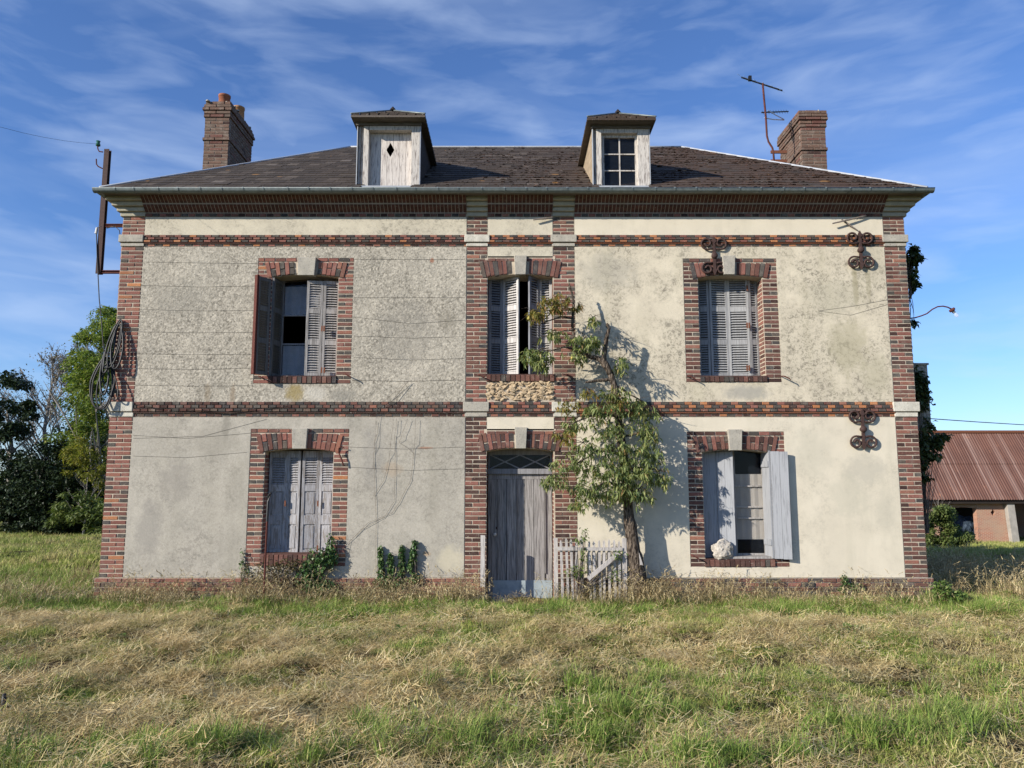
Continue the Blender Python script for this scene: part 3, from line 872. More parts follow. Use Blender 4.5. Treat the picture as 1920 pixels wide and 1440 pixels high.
surround(LR, PAL_B, [('burnt', 5), ('dark', 2), ('brown', 2)], K(1365.5, 1392.5, 805, 844.5, 820), nv=19)
surround(UM, [('brown', 6), ('red', 2)], PAL_H, K(964, 988, 479, 514.5, 500), side=False, nv=18, double=False)
surround(LM, [('brown', 6), ('red', 3)], [('dark', 3), ('burnt', 2), ('brown', 3)], K(965, 988.5, 801, 841, 820), side=False, sill=False, nv=19)
for (zt_, o) in ((PZ(484.5), UM), (PZ(808), LM)):
    bk = house
    row(o['xl'] + 0.0, o['xr'], zt_ - 0.03, 0.05, BR * .9, lambda i, x: pick([('red', 3), ('brown', 3), ('orange', 2)]), quoins[1], -0.026, 0.3)

# exposed rubble patch under the middle window
rb = MB()
x0, x1, z0, z1 = XPL1 + .02, XPR0 - .02, PZ(750), PZ(717)
for i in range(230):
    x = random.uniform(x0, x1); z = random.uniform(z0, z1)
    a = random.uniform(0.02, 0.065); b = random.uniform(0.010, 0.030)
    an = random.uniform(-.7, .7)
    n = random.choice((4, 5, 5))
    poly = [(x + a * math.cos(2 * math.pi * k / n) * random.uniform(.8, 1.1) * math.cos(an) - b * math.sin(2 * math.pi * k / n) * math.sin(an),
             z + a * math.cos(2 * math.pi * k / n) * math.sin(an) + b * math.sin(2 * math.pi * k / n) * math.cos(an)) for k in range(n)]
    yy = random.uniform(-.035, -.004)
    c = (x + random.uniform(-.5, .5) * a, yy - .010, z + random.uniform(-.5, .5) * b)
    for k in range(n):
        p, q = poly[k], poly[(k + 1) % n]
        rb.face([(p[0], yy, p[1]), (q[0], yy, q[1]), c]); rb.face([(p[0], 0.01, p[1]), (q[0], 0.01, q[1]), (q[0], yy, q[1]), (p[0], yy, p[1])])
ro = tag(obj('rubble', rb, M_RUBBLE, house), 'bare ochre rubble where the render has fallen off', kind='stuff')

# ------------------------------------------------------------------ cornice of moulded bricks
GY = -0.34
ZC0, ZC1 = PZ(400, -0.03), PZ(363, -0.28)
prof = []
for k in range(7):
    t = k / 6
    prof.append((-0.03 - 0.11 * (3 * t * t - 2 * t ** 3), ZC0 + (ZC1 - ZC0) * 0.5 * t))
prof2 = []
for k in range(7):
    t = k / 6
    prof2.append((-0.145 - 0.125 * (3 * t * t - 2 * t ** 3), ZC0 + (ZC1 - ZC0) * (0.5 + 0.5 * t)))
cb = MB()
def ogee(x0, x1, pr, inset=0.005):
    p = pr
    for i in range(len(p) - 1):
        za = p[i][1] + (0.009 if i == 0 else 0); zb_ = p[i + 1][1] - (0.007 if i == len(p) - 2 else 0)
        cb.face([(x0, p[i][0], za), (x1, p[i][0], za), (x1, p[i + 1][0], zb_), (x0, p[i + 1][0], zb_)])
        cb.face([(x0, p[i][0], za), (x0, p[i + 1][0], zb_), (x0, p[i + 1][0] + .05, zb_), (x0, p[i][0] + .05, za)])
        cb.face([(x1, p[i][0], za), (x1, p[i][0] + .05, za), (x1, p[i + 1][0] + .05, zb_), (x1, p[i + 1][0], zb_)])
    a = p[0]; cb.face([(x0, a[0] + .05, a[1] + .004), (x1, a[0] + .05, a[1] + .004), (x1, a[0], a[1] + .004), (x0, a[0], a[1] + .004)])
mo = MB()
caps = [(XQLi, XPL0), (XPL1, XPR0), (XPR1, XQRi)]
for a, b in caps:
    n = round((b - a) / 0.0605)
    for i in range(n):
        x = a + (b - a) * i / n
        ogee(x + 0.004, x + (b - a) / n - 0.004, prof); ogee(x + 0.004, x + (b - a) / n - 0.004, prof2)
    for pr in (prof, prof2):
        for i in range(len(pr) - 1):
            mo.face([(a, pr[i][0] + .003, pr[i][1]), (b, pr[i][0] + .003, pr[i][1]), (b, pr[i + 1][0] + .003, pr[i + 1][1]), (a, pr[i + 1][0] + .003, pr[i + 1][1])])
    bk = backing('cornice', a, b, Z_COR, ZC0)
    row(a, b, (Z_COR + ZC0) / 2, (ZC0 - Z_COR) - .008, 0.115, lambda i, x: pick([('burnt', 3), ('dark', 2)]) if i % 2 else pick([('brown', 3), ('red', 2)]), bk, -0.028)
tag(obj('cornice_bricks', cb, M_CORN, house), 'two rows of dark moulded bricks under the gutter', kind='stuff')
obj('cornice_mortar', mo, M_MORTAR_C, house)
# stone brackets of the cornice, stepped
def corbel(x0, x1, left, right):
    st = MB()
    steps = 4
    for i in range(steps):
        t0 = i / steps; t1 = (i + 1) / steps
        z0 = Z_COR + (ZC1 - Z_COR) * t0; z1 = Z_COR + (ZC1 - Z_COR) * t1
        pr = 0.035 + 0.23 * (t0 + .06) ** 1.35 + (0.0)
        st.box(x0 - (pr * left), x1 + (pr * right), -pr, 0.05, z0, z1 - 0.0015)
    o = obj('cornice_stone', st, M_STONE_P, house)
    bv = o.modifiers.new('bevel', 'BEVEL'); bv.width = 0.012; bv.segments = 2
corbel(XQLo, XQLi, 1.0, 0.05); corbel(XPL0, XPL1, 0, 0); corbel(XPR0, XPR1, 0, 0); corbel(XQRi, XQRo, 0.05, 1.0)

# ------------------------------------------------------------------ roof
ZE = PZ(351.5, GY - 0.06)
XEL, XER = PX(187, 351, GY), PX(1739, 354, GY)
YR = 3.75
ZR = PZ(277.5, YR)
XRL, XRR = PX(657, 277, YR), PX(1278, 279, YR)
YB = YR * 2 - GY
SL = (ZR - ZE) / (YR - GY)
def roof_z(y): return ZE + (y - GY) * SL
und = MB()
A, B_, C_, D_ = (XEL, GY, ZE - .02), (XER, GY, ZE - .02), (XER, YB, ZE - .02), (XEL, YB, ZE - .02)
R0, R1 = (XRL, YR, ZR - .02), (XRR, YR, ZR - .02)
und.face([A, B_, R1, R0]); und.face([C_, D_, R0, R1]); und.face([D_, A, R0]); und.face([B_, C_, R1])
roof = obj('roof', und, M_SLATE, house)
sf = MB()
sf.box(XEL + .03, XER - .03, GY + .02, 0.02, ZC1 - 0.012, ZC1 + 0.008)
sf.box(XEL + .03, XQLo, 0.02, HOUSE_D, ZC1 - 0.012, ZC1 + 0.008)
sf.box(XQRo, XER - .03, 0.02, HOUSE_D, ZC1 - 0.012, ZC1 + 0.008)
sf.box(XEL + .03, XER - .03, GY + .0, GY + .02, ZC1 - 0.012, ZE - 0.02)
obj('soffit', sf, M_SOFFIT, house)

# dormer geometry is needed for leaving slates out
DORM = []
YD = -0.14
def dorm_geo(fl, fr, cl, cr, ax, cy, ay, apy):
    d = {}
    d['x0'] = PX(fl, 300, YD); d['x1'] = PX(fr, 300, YD)
    yc = YD - 0.21
    d['c0'] = PX(cl, cy, yc); d['c1'] = PX(cr, cy, yc); d['yc'] = yc
    d['zc'] = PZ(cy, yc)
    d['ax'] = PX(ax, apy, 0.45); d['az'] = PZ(apy, 0.45)
    d['yb'] = GY + (d['zc'] - ZE) / SL
    d['zb'] = roof_z(YD) - 0.02
    return d
DL = dorm_geo(670, 786.5, 658, 797, 736.5, 216, 0, 210)
DR = dorm_geo(1112.5, 1217.5, 1101, 1230, 1158.5, 221.5, 0, 215)

# slates
SREC = []
nrow = 21
slope_len = math.hypot(YR - GY, ZR - ZE)
ang = math.atan2(ZR - ZE, YR - GY)
usl = MB(); usl.box(-.5, .5, -.5, .5, -.5, .5)
for i in range(nrow):
    t0 = i / nrow
    y = GY + (YR - GY) * t0
    xl = XEL + (XRL - XEL) * t0; xr = XER + (XRR - XER) * t0
    w = 0.20
    x = xl + (i % 2) * w * .5 - w * .5
    while x < xr:
        a, b = max(x, xl), min(x + w, xr); x += w
        if b - a < 0.05: continue
        cx = (a + b) / 2
        skip = False
        for d in (DL, DR):
            if d['x0'] + 0.03 < cx < d['x1'] - 0.03 and y < d['yb'] - 0.1: skip = True
        if skip: continue
        ex = slope_len / nrow
        side = min(max((cx + 2.5) / 5, 0), 1)
        lift = random.uniform(0.0, 0.004) + (random.random() < 0.04 + .10 * side) * random.uniform(0.003, 0.009)
        Mx = (Matrix.Translation((cx, y + math.cos(ang) * ex * .5, roof_z(y) + math.sin(ang) * ex * .5 + 0.012 + lift)) @ Matrix.Rotation(ang - 0.035 - lift * .8, 4, 'X')
              @ Matrix.Rotation(random.uniform(-.02, .02), 4, 'Z') @ Matrix.Diagonal((b - a - 0.005, ex * 1.16, 0.020, 1)))
        SREC.append((Mx, i, cx))
SREC.sort(key=lambda r: r[1] + abs(r[2]) * .05)
sme = usl.mesh('slate', M_SLATE)
for Mx, i, cx in SREC[:300]:
    link('slate', sme, roof, Mx)
rest = MB()
for Mx, i, cx in SREC[300:]:
    rest.box(-.5, .5, -.5, .5, -.5, .5, M=Mx)
tag(obj('slates', rest, M_SLATE, roof), 'upper courses of dark roof slates', kind='stuff')
# moss clumps
ico = [(0, 0, 1), (.894, 0, .447), (.276, .851, .447), (-.724, .526, .447), (-.724, -.526, .447), (.276, -.851, .447)]
icf = [(0, 1, 2), (0, 2, 3), (0, 3, 4), (0, 4, 5), (0, 5, 1)]
mv, mf = [], []
def moss_ok(x, y):
    for d in (DL, DR):
        if d['x0'] - 0.02 < x < d['x1'] + 0.02 and y < d['yb']: return False
    return True
for k in range(26000):
    y = GY + (YR - GY) * random.random() ** 1.3
    t = (y - GY) / (YR - GY)
    x = random.uniform(XEL + (XRL - XEL) * t + .1, XER + (XRR - XER) * t - .1)
    nv = mnoise.noise(Vector((x * .9, y * 1.1, 3.1))) + .5 * mnoise.noise(Vector((x * 3, y * 3, 8)))
    dens = min(max((x + 1.9) / 3.5, 0), 1) * (0.55 + nv * 1.3)
    if x < -1.4 or random.random() > dens or not moss_ok(x, y): continue
    row_y = GY + (YR - GY) * (round(t * nrow) / nrow) + random.uniform(-.02, .03)
    r = random.uniform(0.010, 0.030)
    b = len(mv)
    z = roof_z(row_y) + 0.012
    a = random.random() * 6.28
    for (px_, py_, pz_) in ico:
        s = random.uniform(.7, 1.3)
        mv.append((x + (px_ * math.cos(a) - py_ * math.sin(a)) * r * 1.6 * s, row_y + (px_ * math.sin(a) + py_ * math.cos(a)) * r * s, z + pz_ * r * .75 + py_ * r * SL * .8))
    mf += [tuple(b + q for q in f) for f in icf]
tag(link('moss', np_mesh('moss', mv, mf, M_MOSS, True), roof), 'brown moss clumps growing on the slates', kind='stuff')
# hip and ridge caps
hc = MB()
for a, b in ((A, R0), (R0, R1), (B_, R1), (D_, R0), (C_, R1)):
    a = Vector(a) + Vector((0, 0, .045)); b = Vector(b) + Vector((0, 0, .045))
    hc.tube([a.lerp(b, k / 8) for k in range(9)], 0.022, 8)
obj('ridge_flashing', hc, M_FLASH, roof, True)

# gutter
gt = MB()
gp = []
GR = 0.062
ng = 12
def gutter_run(p0, p1, outv):
    p0 = Vector(p0); p1 = Vector(p1)
    for i in range(ng):
        for (t0, t1, off, flip) in ((i / ng, (i + 1) / ng, 0, False), (i / ng, (i + 1) / ng, -.004, True)):
            a0, a1 = math.pi * t0, math.pi * t1
            q = []
            for (p, a) in ((p0, a0), (p1, a0), (p1, a1), (p0, a1)):
                rr = GR + off
                q.append(tuple(p + outv * (math.cos(a) * rr) + Vector((0, 0, -math.sin(a) * rr))))
            gt.face(q if not flip else q[::-1])
GYC = GY - 0.045
ZG = PZ(352, GYC - GR) + 0.0
gutter_run((XEL - .06, GYC, ZG), (XER + .06, GYC, ZG), Vector((0, -1, 0)))
gutter_run((XEL - .0, GYC, ZG), (XEL - .0, YB, ZG), Vector((-1, 0, 0)))
gutter_run((XER + .0, GYC, ZG), (XER + .0, YB, ZG), Vector((1, 0, 0)))
gt.tube([(XEL - .06, GYC - GR, ZG), (XER + .06, GYC - GR, ZG)], 0.008, 6)
gut = obj('gutter', gt, M_ZINC, house, True)
gb = MB()
for i in range(ng):
    a0, a1 = math.pi * i / ng, math.pi * (i + 1) / ng
    for rr, fl in ((GR + .006, False),):
        gb.face([(-.011, -math.cos(a0) * rr, -math.sin(a0) * rr), (.011, -math.cos(a0) * rr, -math.sin(a0) * rr), (.011, -math.cos(a1) * rr, -math.sin(a1) * rr), (-.011, -math.cos(a1) * rr, -math.sin(a1) * rr)])
gb.box(-.011, .011, -GR - .010, -GR + .004, -.012, .010)
gme = gb.mesh('gutter_bracket', M_ZINC)
nb = 38
for i in range(nb):
    x = XEL + .1 + (XER - XEL - .2) * (i + random.uniform(.42, .58)) / nb
    link('gutter_bracket', gme, gut, Matrix.Translation((x, GYC, ZG)))

# ------------------------------------------------------------------ dormers
def dormer(d, win):
    x0, x1 = d['x0'], d['x1']; zb, zc = d['zb'], d['zc']
    zt = zc - 0.02
    yb = d['yb']
    g = MB()          # body: cheeks
    for x, s in ((x0, -1), (x1, 1)):
        xi = x - s * 0.05
        lo, hi = min(x, xi), max(x, xi)
        pts_o = [(YD, zb), (YD, zt), (yb, zt)]
        for xx, rev in ((hi, False), (lo, True)):
            q = [(xx, y, z) for y, z in pts_o]
            g.face(q if rev else q[::-1])
    body = obj('dormer', g, M_SLATE if not win else M_CHEEK, house)
    # cheek cladding
    if win:
        n = 9
        for i in range(n):
            ya = YD + (yb - YD) * i / n; yb_ = YD + (yb - YD) * (i + 1) / n
            za, zb2 = roof_z(ya), roof_z(yb_)
            m_ = MB()
            m_.face([(x0 - .012, ya + .012, za), (x0 - .012, ya + .012, zt), (x0 - .012, yb_ - .006, zt), (x0 - .012, yb_ - .006, zb2)])
            m_.face([(x0 - .012, ya + .012, zt), (x0 - .012, ya + .012, za), (x0 + .002, ya + .012, za), (x0 + .002, ya + .012, zt)])
            obj('cladding_board', m_, M_CHEEK, body)
    # corner posts, flashing strips
    fr = MB()
    pw = 0.10
    wl, wr = (0.150, 0.135) if not win else (0.105, 0.185)
    fr.box(x0, x0 + wl - .045, YD + .03, YD + .09, zb, zt)
    fr.box(x0 + wl - .055, x0 + wl + .03, YD, YD + .15, zb, zt - .0)
    fr.box(x1 - wr, x1, YD, YD + .12, zb, zt - .0)
    fr.box(x0 + wl + .03, x1 - wr, YD - .004, YD + .12, zt - .13, zt)
    fo = obj('frame', fr, M_DORMER_F, body)
    bv = fo.modifiers.new('bevel', 'BEVEL'); bv.width = 0.004; bv.segments = 1
    fl = MB()
    fl.box(x0 - .014, x0 - .001, YD - .01, YD + .05, zb - .03, zt); fl.box(x1 + .001, x1 + .014, YD - .01, YD + .05, zb - .03, zt)
    fl.box(x0 - .03, x1 + .03, YD - .05, YD + .02, zb - .012, zb + .012)
    obj('flashing', fl, M_FLASH, body)
    ix0, ix1 = x0 + wl + .03, x1 - wr
    izt = zt - .13
    if not win:
        ys = YD + .12
        ed = [699.4, 713, 725, 737, 749, 761, 770.5]
        ex = [PX(e, 300, ys) for e in ed]
        ex[0] = ix0 + 0.0; ex[-1] = ix1
        dc = P(732, 281, ys); dw = 7.8 / 1443 * 12.3; dh = 14.5 / 1443 * 12.3
        for i in range(len(ex) - 1):
            a, b = ex[i] + .002, ex[i + 1] - .002
            m_ = MB()
            xs = sorted({a, b, *[q for q in (dc[0] - dw, dc[0], dc[0] + dw) if a < q < b]})
            top = izt - .001
            bot = zb + (0.085 if i == 3 else 0.0)
            for p_, q_ in zip(xs[:-1], xs[1:]):
                ha = max(0, dh * (1 - abs(p_ - dc[0]) / dw)); hb = max(0, dh * (1 - abs(q_ - dc[0]) / dw))
                if ha == 0 and hb == 0: m_.prism([(p_, bot), (q_, bot), (q_, top), (p_, top)], ys, ys + .025)
                else:
                    m_.prism([(p_, bot), (q_, bot), (q_, dc[1] - hb), (p_, dc[1] - ha)], ys, ys + .025)
                    m_.prism([(p_, dc[1] + ha), (q_, dc[1] + hb), (q_, top), (p_, top)], ys, ys + .025)
            if i == 3:
                k = 5
                for j_ in range(k):
                    xa = a + (b - a) * j_ / k; xb_ = a + (b - a) * (j_ + 1) / k
                    zz = bot - random.uniform(.005, .03)
                    m_.prism([(xa, zz), (xb_, bot - random.uniform(0, .02)), (xb_, bot), (xa, bot)], ys, ys + .02)
            o = obj('plank', m_, M_DORMER, body)
        bt = MB(); bt.box(ix0, ix1, ys - .012, ys - .001, zb, zb + .05)
        obj('bottom_batten', bt, M_DORMER, body)
    else:
        ys = YD + .10
        f2 = MB()
        f2.box(ix0, ix1, ys - .03, ys + .03, izt - .045, izt); f2.box(ix0, ix0 + .05, ys - .03, ys + .03, zb, izt - .045)
        f2.box(ix1 - .03, ix1, ys - .03, ys + .03, zb, izt - .045); f2.box(ix0 + .05, ix1 - .03, ys - .03, ys + .03, zb, zb + .035)
        a, b = ix0 + .05, ix1 - .03
        mid = (a + b) / 2
        f2.box(mid - .010, mid + .010, ys - .02, ys + .01, zb + .035, izt - .045)
        hh = izt - .045 - zb - .035
        for k in (1, 2):
            z = zb + .035 + hh * k / 3
            f2.box(a, mid - .010, ys - .02, ys + .01, z - .009, z + .009); f2.box(mid + .010, b, ys - .02, ys + .01, z - .009, z + .009)
        obj('sash', f2, M_DORMER_F, body)
        for k in range(3):
            for (p_, q_) in ((a, mid - .010), (mid + .010, b)):
                g2 = MB(); z0_ = zb + .035 + hh * k / 3 + (.009 if k else 0); z1_ = zb + .035 + hh * (k + 1) / 3 - (.009 if k < 2 else 0)
                g2.box(p_, q_, ys - .004, ys, z0_, z1_)
                obj('pane', g2, M_GLASS, body)
    # cap
    c0, c1, yc = d['c0'], d['c1'], d['yc']
    cp = MB()
    th = 0.03
    apx = (d['ax'], 0.45, d['az'])
    ybk = GY + (d['az'] - ZE) / SL
    bk_ = (d['ax'], ybk, d['az'])
    P0, P1 = (c0, yc, zc), (c1, yc, zc)
    Q0, Q1 = (c0, yb + .1, zc), (c1, yb + .1, zc)
    cp.face([P0, P1, apx]); cp.face([P1, Q1, bk_, apx]); cp.face([Q0, P0, apx, bk_])
    lo = lambda p: (p[0], p[1], p[2] - th)
    cp.face([P1, P0, lo(P0), lo(P1)]); cp.face([Q1, P1, lo(P1), lo(Q1)]); cp.face([P0, Q0, lo(Q0), lo(P0)])
    obj('cap_roof', cp, M_SLATE, body)
    so = MB(); so.face([lo(P0), (c0, yb + .1, zc - th), (c1, yb + .1, zc - th), lo(P1)])
    so.box(x0 - .03, x1 + .03, YD - .035, YD + .01, zt - .06, zc - th - .002)
    obj('soffit', so, M_SOFFIT, body)
    # cap slates
    cs = MB()
    for i in range(5):
        for (pA, pB) in ((P0, P1), (P1, Q1), (Q0, P0)):
            t0, t1 = i / 5, (i + 1) / 5 + .04
            a_, b_ = Vector(pA), Vector(pB); ap = Vector(apx)
            if (pA, pB) == (P1, Q1): e = [a_.lerp(ap, t0), b_.lerp(Vector(bk_), t0), b_.lerp(Vector(bk_), min(t1, 1)), a_.lerp(ap, min(t1, 1))]
            elif (pA, pB) == (Q0, P0): e = [a_.lerp(Vector(bk_), t0), b_.lerp(ap, t0), b_.lerp(ap, min(t1, 1)), a_.lerp(Vector(bk_), min(t1, 1))]
            else: e = [a_.lerp(ap, t0), b_.lerp(ap, t0), b_.lerp(ap, min(t1, 1)), a_.lerp(ap, min(t1, 1))]
            n = max(2, int((e[1] - e[0]).length / .14))
            for k in range(n):
                f0, f1 = k / n + .01, (k + 1) / n - .01
                up = Vector((0, 0, .022 + random.uniform(0, .008)))
                q = [e[0].lerp(e[1], f0) + up, e[0].lerp(e[1], f1) + up, e[3].lerp(e[2], f1) + up * .5, e[3].lerp(e[2], f0) + up * .5]
                cs.face(q); cs.face([q[1], q[0], q[0] - up * .9, q[1] - up * .9])
    tag(obj('slates', cs, M_SLATE, body), kind='stuff')
    rc = MB()
    for pq in ((P0, apx), (P1, apx), (apx, bk_)):
        rc.tube([Vector(pq[0]) + Vector((0, 0, .03)), Vector(pq[1]) + Vector((0, 0, .03))], .013, 6)
    obj('cap_flashing', rc, M_ZINC, body, True)
    fi = MB(); ax_, ay_, az_ = apx
    fi.tube([(ax_, ay_, az_ + .02), (ax_, ay_, az_ + .05), (ax_, ay_, az_ + .10)], [.06, .045, .004], 8)
    obj('finial', fi, M_DARKW, body)
    return body
tag(dormer(DL, False), 'dormer with a white plank hatch and diamond hole')
tag(dormer(DR, True), 'dormer with a six pane window')

# ------------------------------------------------------------------ chimneys
def chimney(xl, xr, y0, y1, pyt, side, label, flare):
    zt = PZ(pyt, y0)
    zb = roof_z(min(y0, YR)) - 0.9
    zb = ZE - .1
    mb = MB(); mb.box(xl, xr, y0, y1, zb, zt - .32)
    mb.box(xl, xr, y0, y1, zt - .32, zt - .04)
    mb.box(xl + .02, xr - .02, y0 + .02, y1 - .02, zt - .04, zt)
    ch = tag(obj('chimney', mb, M_MORTAR_D, house), label)
    c = 0.072
    n = int((zt - zb) / c)
    pal = [('grey', 9), ('brown', 1), ('burnt', .3)]
    for i in range(n):
        z = zt - (i + .5) * c
        z_from = (i + 1) * c
        if z_from <= .26: ex = .055 + flare[min(i, len(flare) - 1)]
        elif z_from <= .36: ex = .03
        elif .84 < z_from <= .93: ex = .035
        else: ex = 0.008
        a, b = xl - ex, xr + ex
        y = y0 - ex
        w = b - a
        segs = [(a, a + w * .46), (a + w * .46, b)] if i % 2 else [(a, a + w * .24), (a + w * .24, b - w * .24), (b - w * .24, b)]
        for p_, q_ in segs:
            brick((p_ + q_) / 2, z, q_ - p_ - .009, c - .010, pick(pal), ch, y=y, depth=.06 + ex)
        fx = (xr + ex) if side == 'right' else (xl - ex)
        yy = y0 - ex + (0.11 if i % 2 else 0)
        while yy < y1 + ex - .02:
            y2 = min(yy + .22, y1 + ex)
            brick((yy + y2) / 2, z, y2 - yy - .009, c - .010, pick(pal), ch, face=side, fx=fx, depth=.05 + ex)
            yy = y2
    return ch, zt
chL, ztL = chimney(PX(383, 260, 3.1), PX(428.6, 260, 3.1), 3.1, 4.45, 190, 'right', 'left chimney with two clay pots', [-.045, -.02, 0.0, 0.0])
chR, ztR = chimney(PX(1503.5, 280, 3.0), PX(1549, 280, 3.0), 3.0, 4.2, 208, 'left', 'right chimney without pots, lichened at the top', [-.012, 0, 0, 0])
def pot(x, y, z, r, h, m_):
    mb = MB()
    mb.tube([(x, y, z - .05), (x, y, z + h * .85), (x, y, z + h * .86), (x, y, z + h)], [r, r * .92, r, r], 20, cap=False)
    mb.tube([(x, y, z + h), (x, y, z + h - .001), (x, y, z + h * .3)], [r, r * .85, r * .8], 20, cap=False)
    obj('chimney_pot', mb, m_, chL, True)
pot(PX(421, 185, 3.4), 3.4, ztL - .02, .125, .30, M_POT)
pot(PX(448, 195, 4.0), 4.0, ztL - .02, .13, .34, M_POT2)
for ch, xa, xb, ya, yb2, zz in ((chL, PX(383, 260, 3.1), PX(428.6, 260, 3.1), 3.1, 4.45, ztL), (chR, PX(1503.5, 280, 3.0), PX(1549, 280, 3.0), 3.0, 4.2, ztR)):
    lm = MB()
    for k in range(60):
        x = random.uniform(xa - .03, xb + .03); y = random.uniform(ya - .04, yb2); r = random.uniform(.02, .05)
        lm.tube([(x, y, zz - .02), (x, y, zz + .005), (x, y, zz + .012)], [r, r * .8, r * .2], 6)
    tag(obj('mortar_flaunching', lm, M_STONE, ch), kind='stuff')

# ------------------------------------------------------------------ shutters and windows
SLATS = []
uslat = MB(); uslat.box(-.5, .5, -.5, .5, -.5, .5)
SLAT_ME = {}
NSLAT = [0]
def leaf(p0, p1, z0, z1, mat, sections, single=True, edge=None, label=None, stile=0.045, th=0.032, thick_first=False):
    """louvred or panelled shutter leaf from p0=(x,y) to p1=(x,y); sections: list of (fraction bottom, fraction top, 'louvre'|'panel')"""
    p0 = Vector((*p0, 0)); p1 = Vector((*p1, 0))
    W = (p1 - p0).length
    a = math.atan2(p1.y - p0.y, p1.x - p0.x)
    Mx = Matrix.Translation((p0.x, p0.y, z0)) @ Matrix.Rotation(a, 4, 'Z')
    Hh = z1 - z0
    mb = MB()
    mb.box(0, stile, -th / 2, th / 2, 0, Hh, M=Mx); mb.box(W - stile, W, -th / 2, th / 2, 0, Hh, M=Mx)
    prev = 0
    for (f0, f1, t) in sections + [(1, 1, '')]:
        mb.box(stile, W - stile, -th / 2 + .003, th / 2 - .003, prev * Hh, f0 * Hh, M=Mx)
        prev = f1
    for (f0, f1, t) in sections:
        if t == 'panel':
            mb.box(stile, W - stile, -th / 2 + .016, th / 2 - .008, f0 * Hh, f1 * Hh, M=Mx)
            mb.box(stile + .02, W - stile - .02, -th / 2 + .008, th / 2 - .016, f0 * Hh + .025, f1 * Hh - .025, M=Mx)
    o = tag(obj('shutter', mb, mat, house), label)
    if edge:
        e = MB(); e.box(W - .002, W + .035, -th, th, -.01, Hh + .01, M=Mx); obj('edge_strip', e, edge, o)
    for (f0, f1, t) in sections:
        if t != 'louvre': continue
        n = max(2, round((f1 - f0) * Hh / 0.0405))
        pitch = (f1 - f0) * Hh / n
        for i in range(n):
            z = f0 * Hh + (i + .5) * pitch
            S = Mx @ Matrix.Translation((W / 2, 0.002, z)) @ Matrix.Rotation(R(44), 4, 'X') @ Matrix.Rotation(random.uniform(-.01, .01), 4, 'Y') @ Matrix.Diagonal((W - 2 * stile + .004, .044, .007, 1))
            SLATS.append((S, mat, o, single))
    return o
# upper right: closed four leaf pair
z0, z1 = UR['sill'] + .006, PZ(521, .24)
ysh = 0.25
secs = [(.035, .325, 'louvre'), (.375, .655, 'louvre'), (.705, .965, 'louvre')]
cuts = [PX(1309, 612, ysh) + .004, PX(1330, 612, ysh), PX(1365, 612, ysh), PX(1403.5, 612, ysh), UR['xr'] - .006]
ys_ = [ysh + .02, ysh - .035, ysh, ysh - .03, ysh + .02]
for i in range(4):
    leaf((cuts[i] + .002, ys_[i]), (cuts[i + 1] - .002, ys_[i + 1]), z0, z1, M_SHUT_UR, secs, single=(i > 0), stile=.036)
# upper left, shade put into the paint of the folded leaves
z0, z1 = UL['sill'] + .006, PZ(526, .1)
lo_ = UL['xl']
leaf((PX(504, 610, -.02), -.02), (PX(480, 610, -.22), -.22), z0 + .0, PZ(521, -.1), M_SHUT_UL_SHADED, secs, single=False, edge=M_RUST)
leaf((lo_ + .075, .27), (lo_ + .012, -.01), z0, PZ(524, .1), M_SHUT_UL_SHADED, secs, single=False)
leaf((PX(573.5, 610, .05), .05), (PX(604, 610, .10), .10), z0, PZ(527, .08), M_SHUT_UL, secs, stile=.04)
leaf((PX(605, 610, .10), .10), (UL['xr'] - .006, .14), z0, PZ(527, .1), M_SHUT_UL, secs, stile=.04)
# upper middle, lit and shaded tones put into the leaf paint
z0 = UM['sill'] + .006; z1 = PZ(520, .2)
leaf((UM['xl'] + .006, .20), (PX(943, 610, .27), .27), z0, z1, M_SHUT_M_SHADED, secs, single=False, stile=.05)
leaf((PX(943.5, 610, .27), .27), (PX(973, 610, .07), .07), z0, PZ(519, .15), M_SHUT_M_LIT, secs, stile=.042)
leaf((PX(992, 610, .03), .03), (PX(1011, 610, .22), .22), z0, z1, M_SHUT_M_SHADED, secs, single=False, stile=.04)
leaf((PX(1011.5, 610, .22), .22), (UM['xr'] - .005, .15), z0, z1, M_SHUT_UL, secs, single=False, stile=.045)
# lower left, louvre above two panels
z0, z1 = PZ(1037.5, .22), PZ(845.5, .22)
f = lambda py: (PZ(py, .22) - z0) / (z1 - z0)
secs2 = [(f(1031), f(983), 'panel'), (f(966), f(921), 'panel'), (f(909), f(858), 'louvre')]
cl = [504, 536.5, 565, 597, 624.5]
cx_ = [PX(c, 940, .22) for c in cl]; cx_[0] = LL['xl'] + .012; cx_[4] = LL['xr'] - .004
yl = [.20, .25, .21, .24, .20]
for i in range(4):
    leaf((cx_[i] + .004, yl[i]), (cx_[i + 1] - (.022 if i == 1 else .004), yl[i + 1]), z0, z1, M_SHUT_LL, secs2, single=True, stile=.042)
# slats into the scene: the ones seen face on one by one, the others joined per shutter
cnt = 0
rest_sl = {}
for S, mat, par, single in SLATS:
    if single and cnt < 300:
        me = SLAT_ME.setdefault(mat.name, uslat.mesh('slat', mat))
        link('slat', me, par, S); cnt += 1
    else:
        rest_sl.setdefault(par.name, (par, mat, MB()))[2].box(-.5, .5, -.5, .5, -.5, .5, M=S)
for par, mat, mb in rest_sl.values():
    tag(obj('slats', mb, mat, par), kind='stuff')

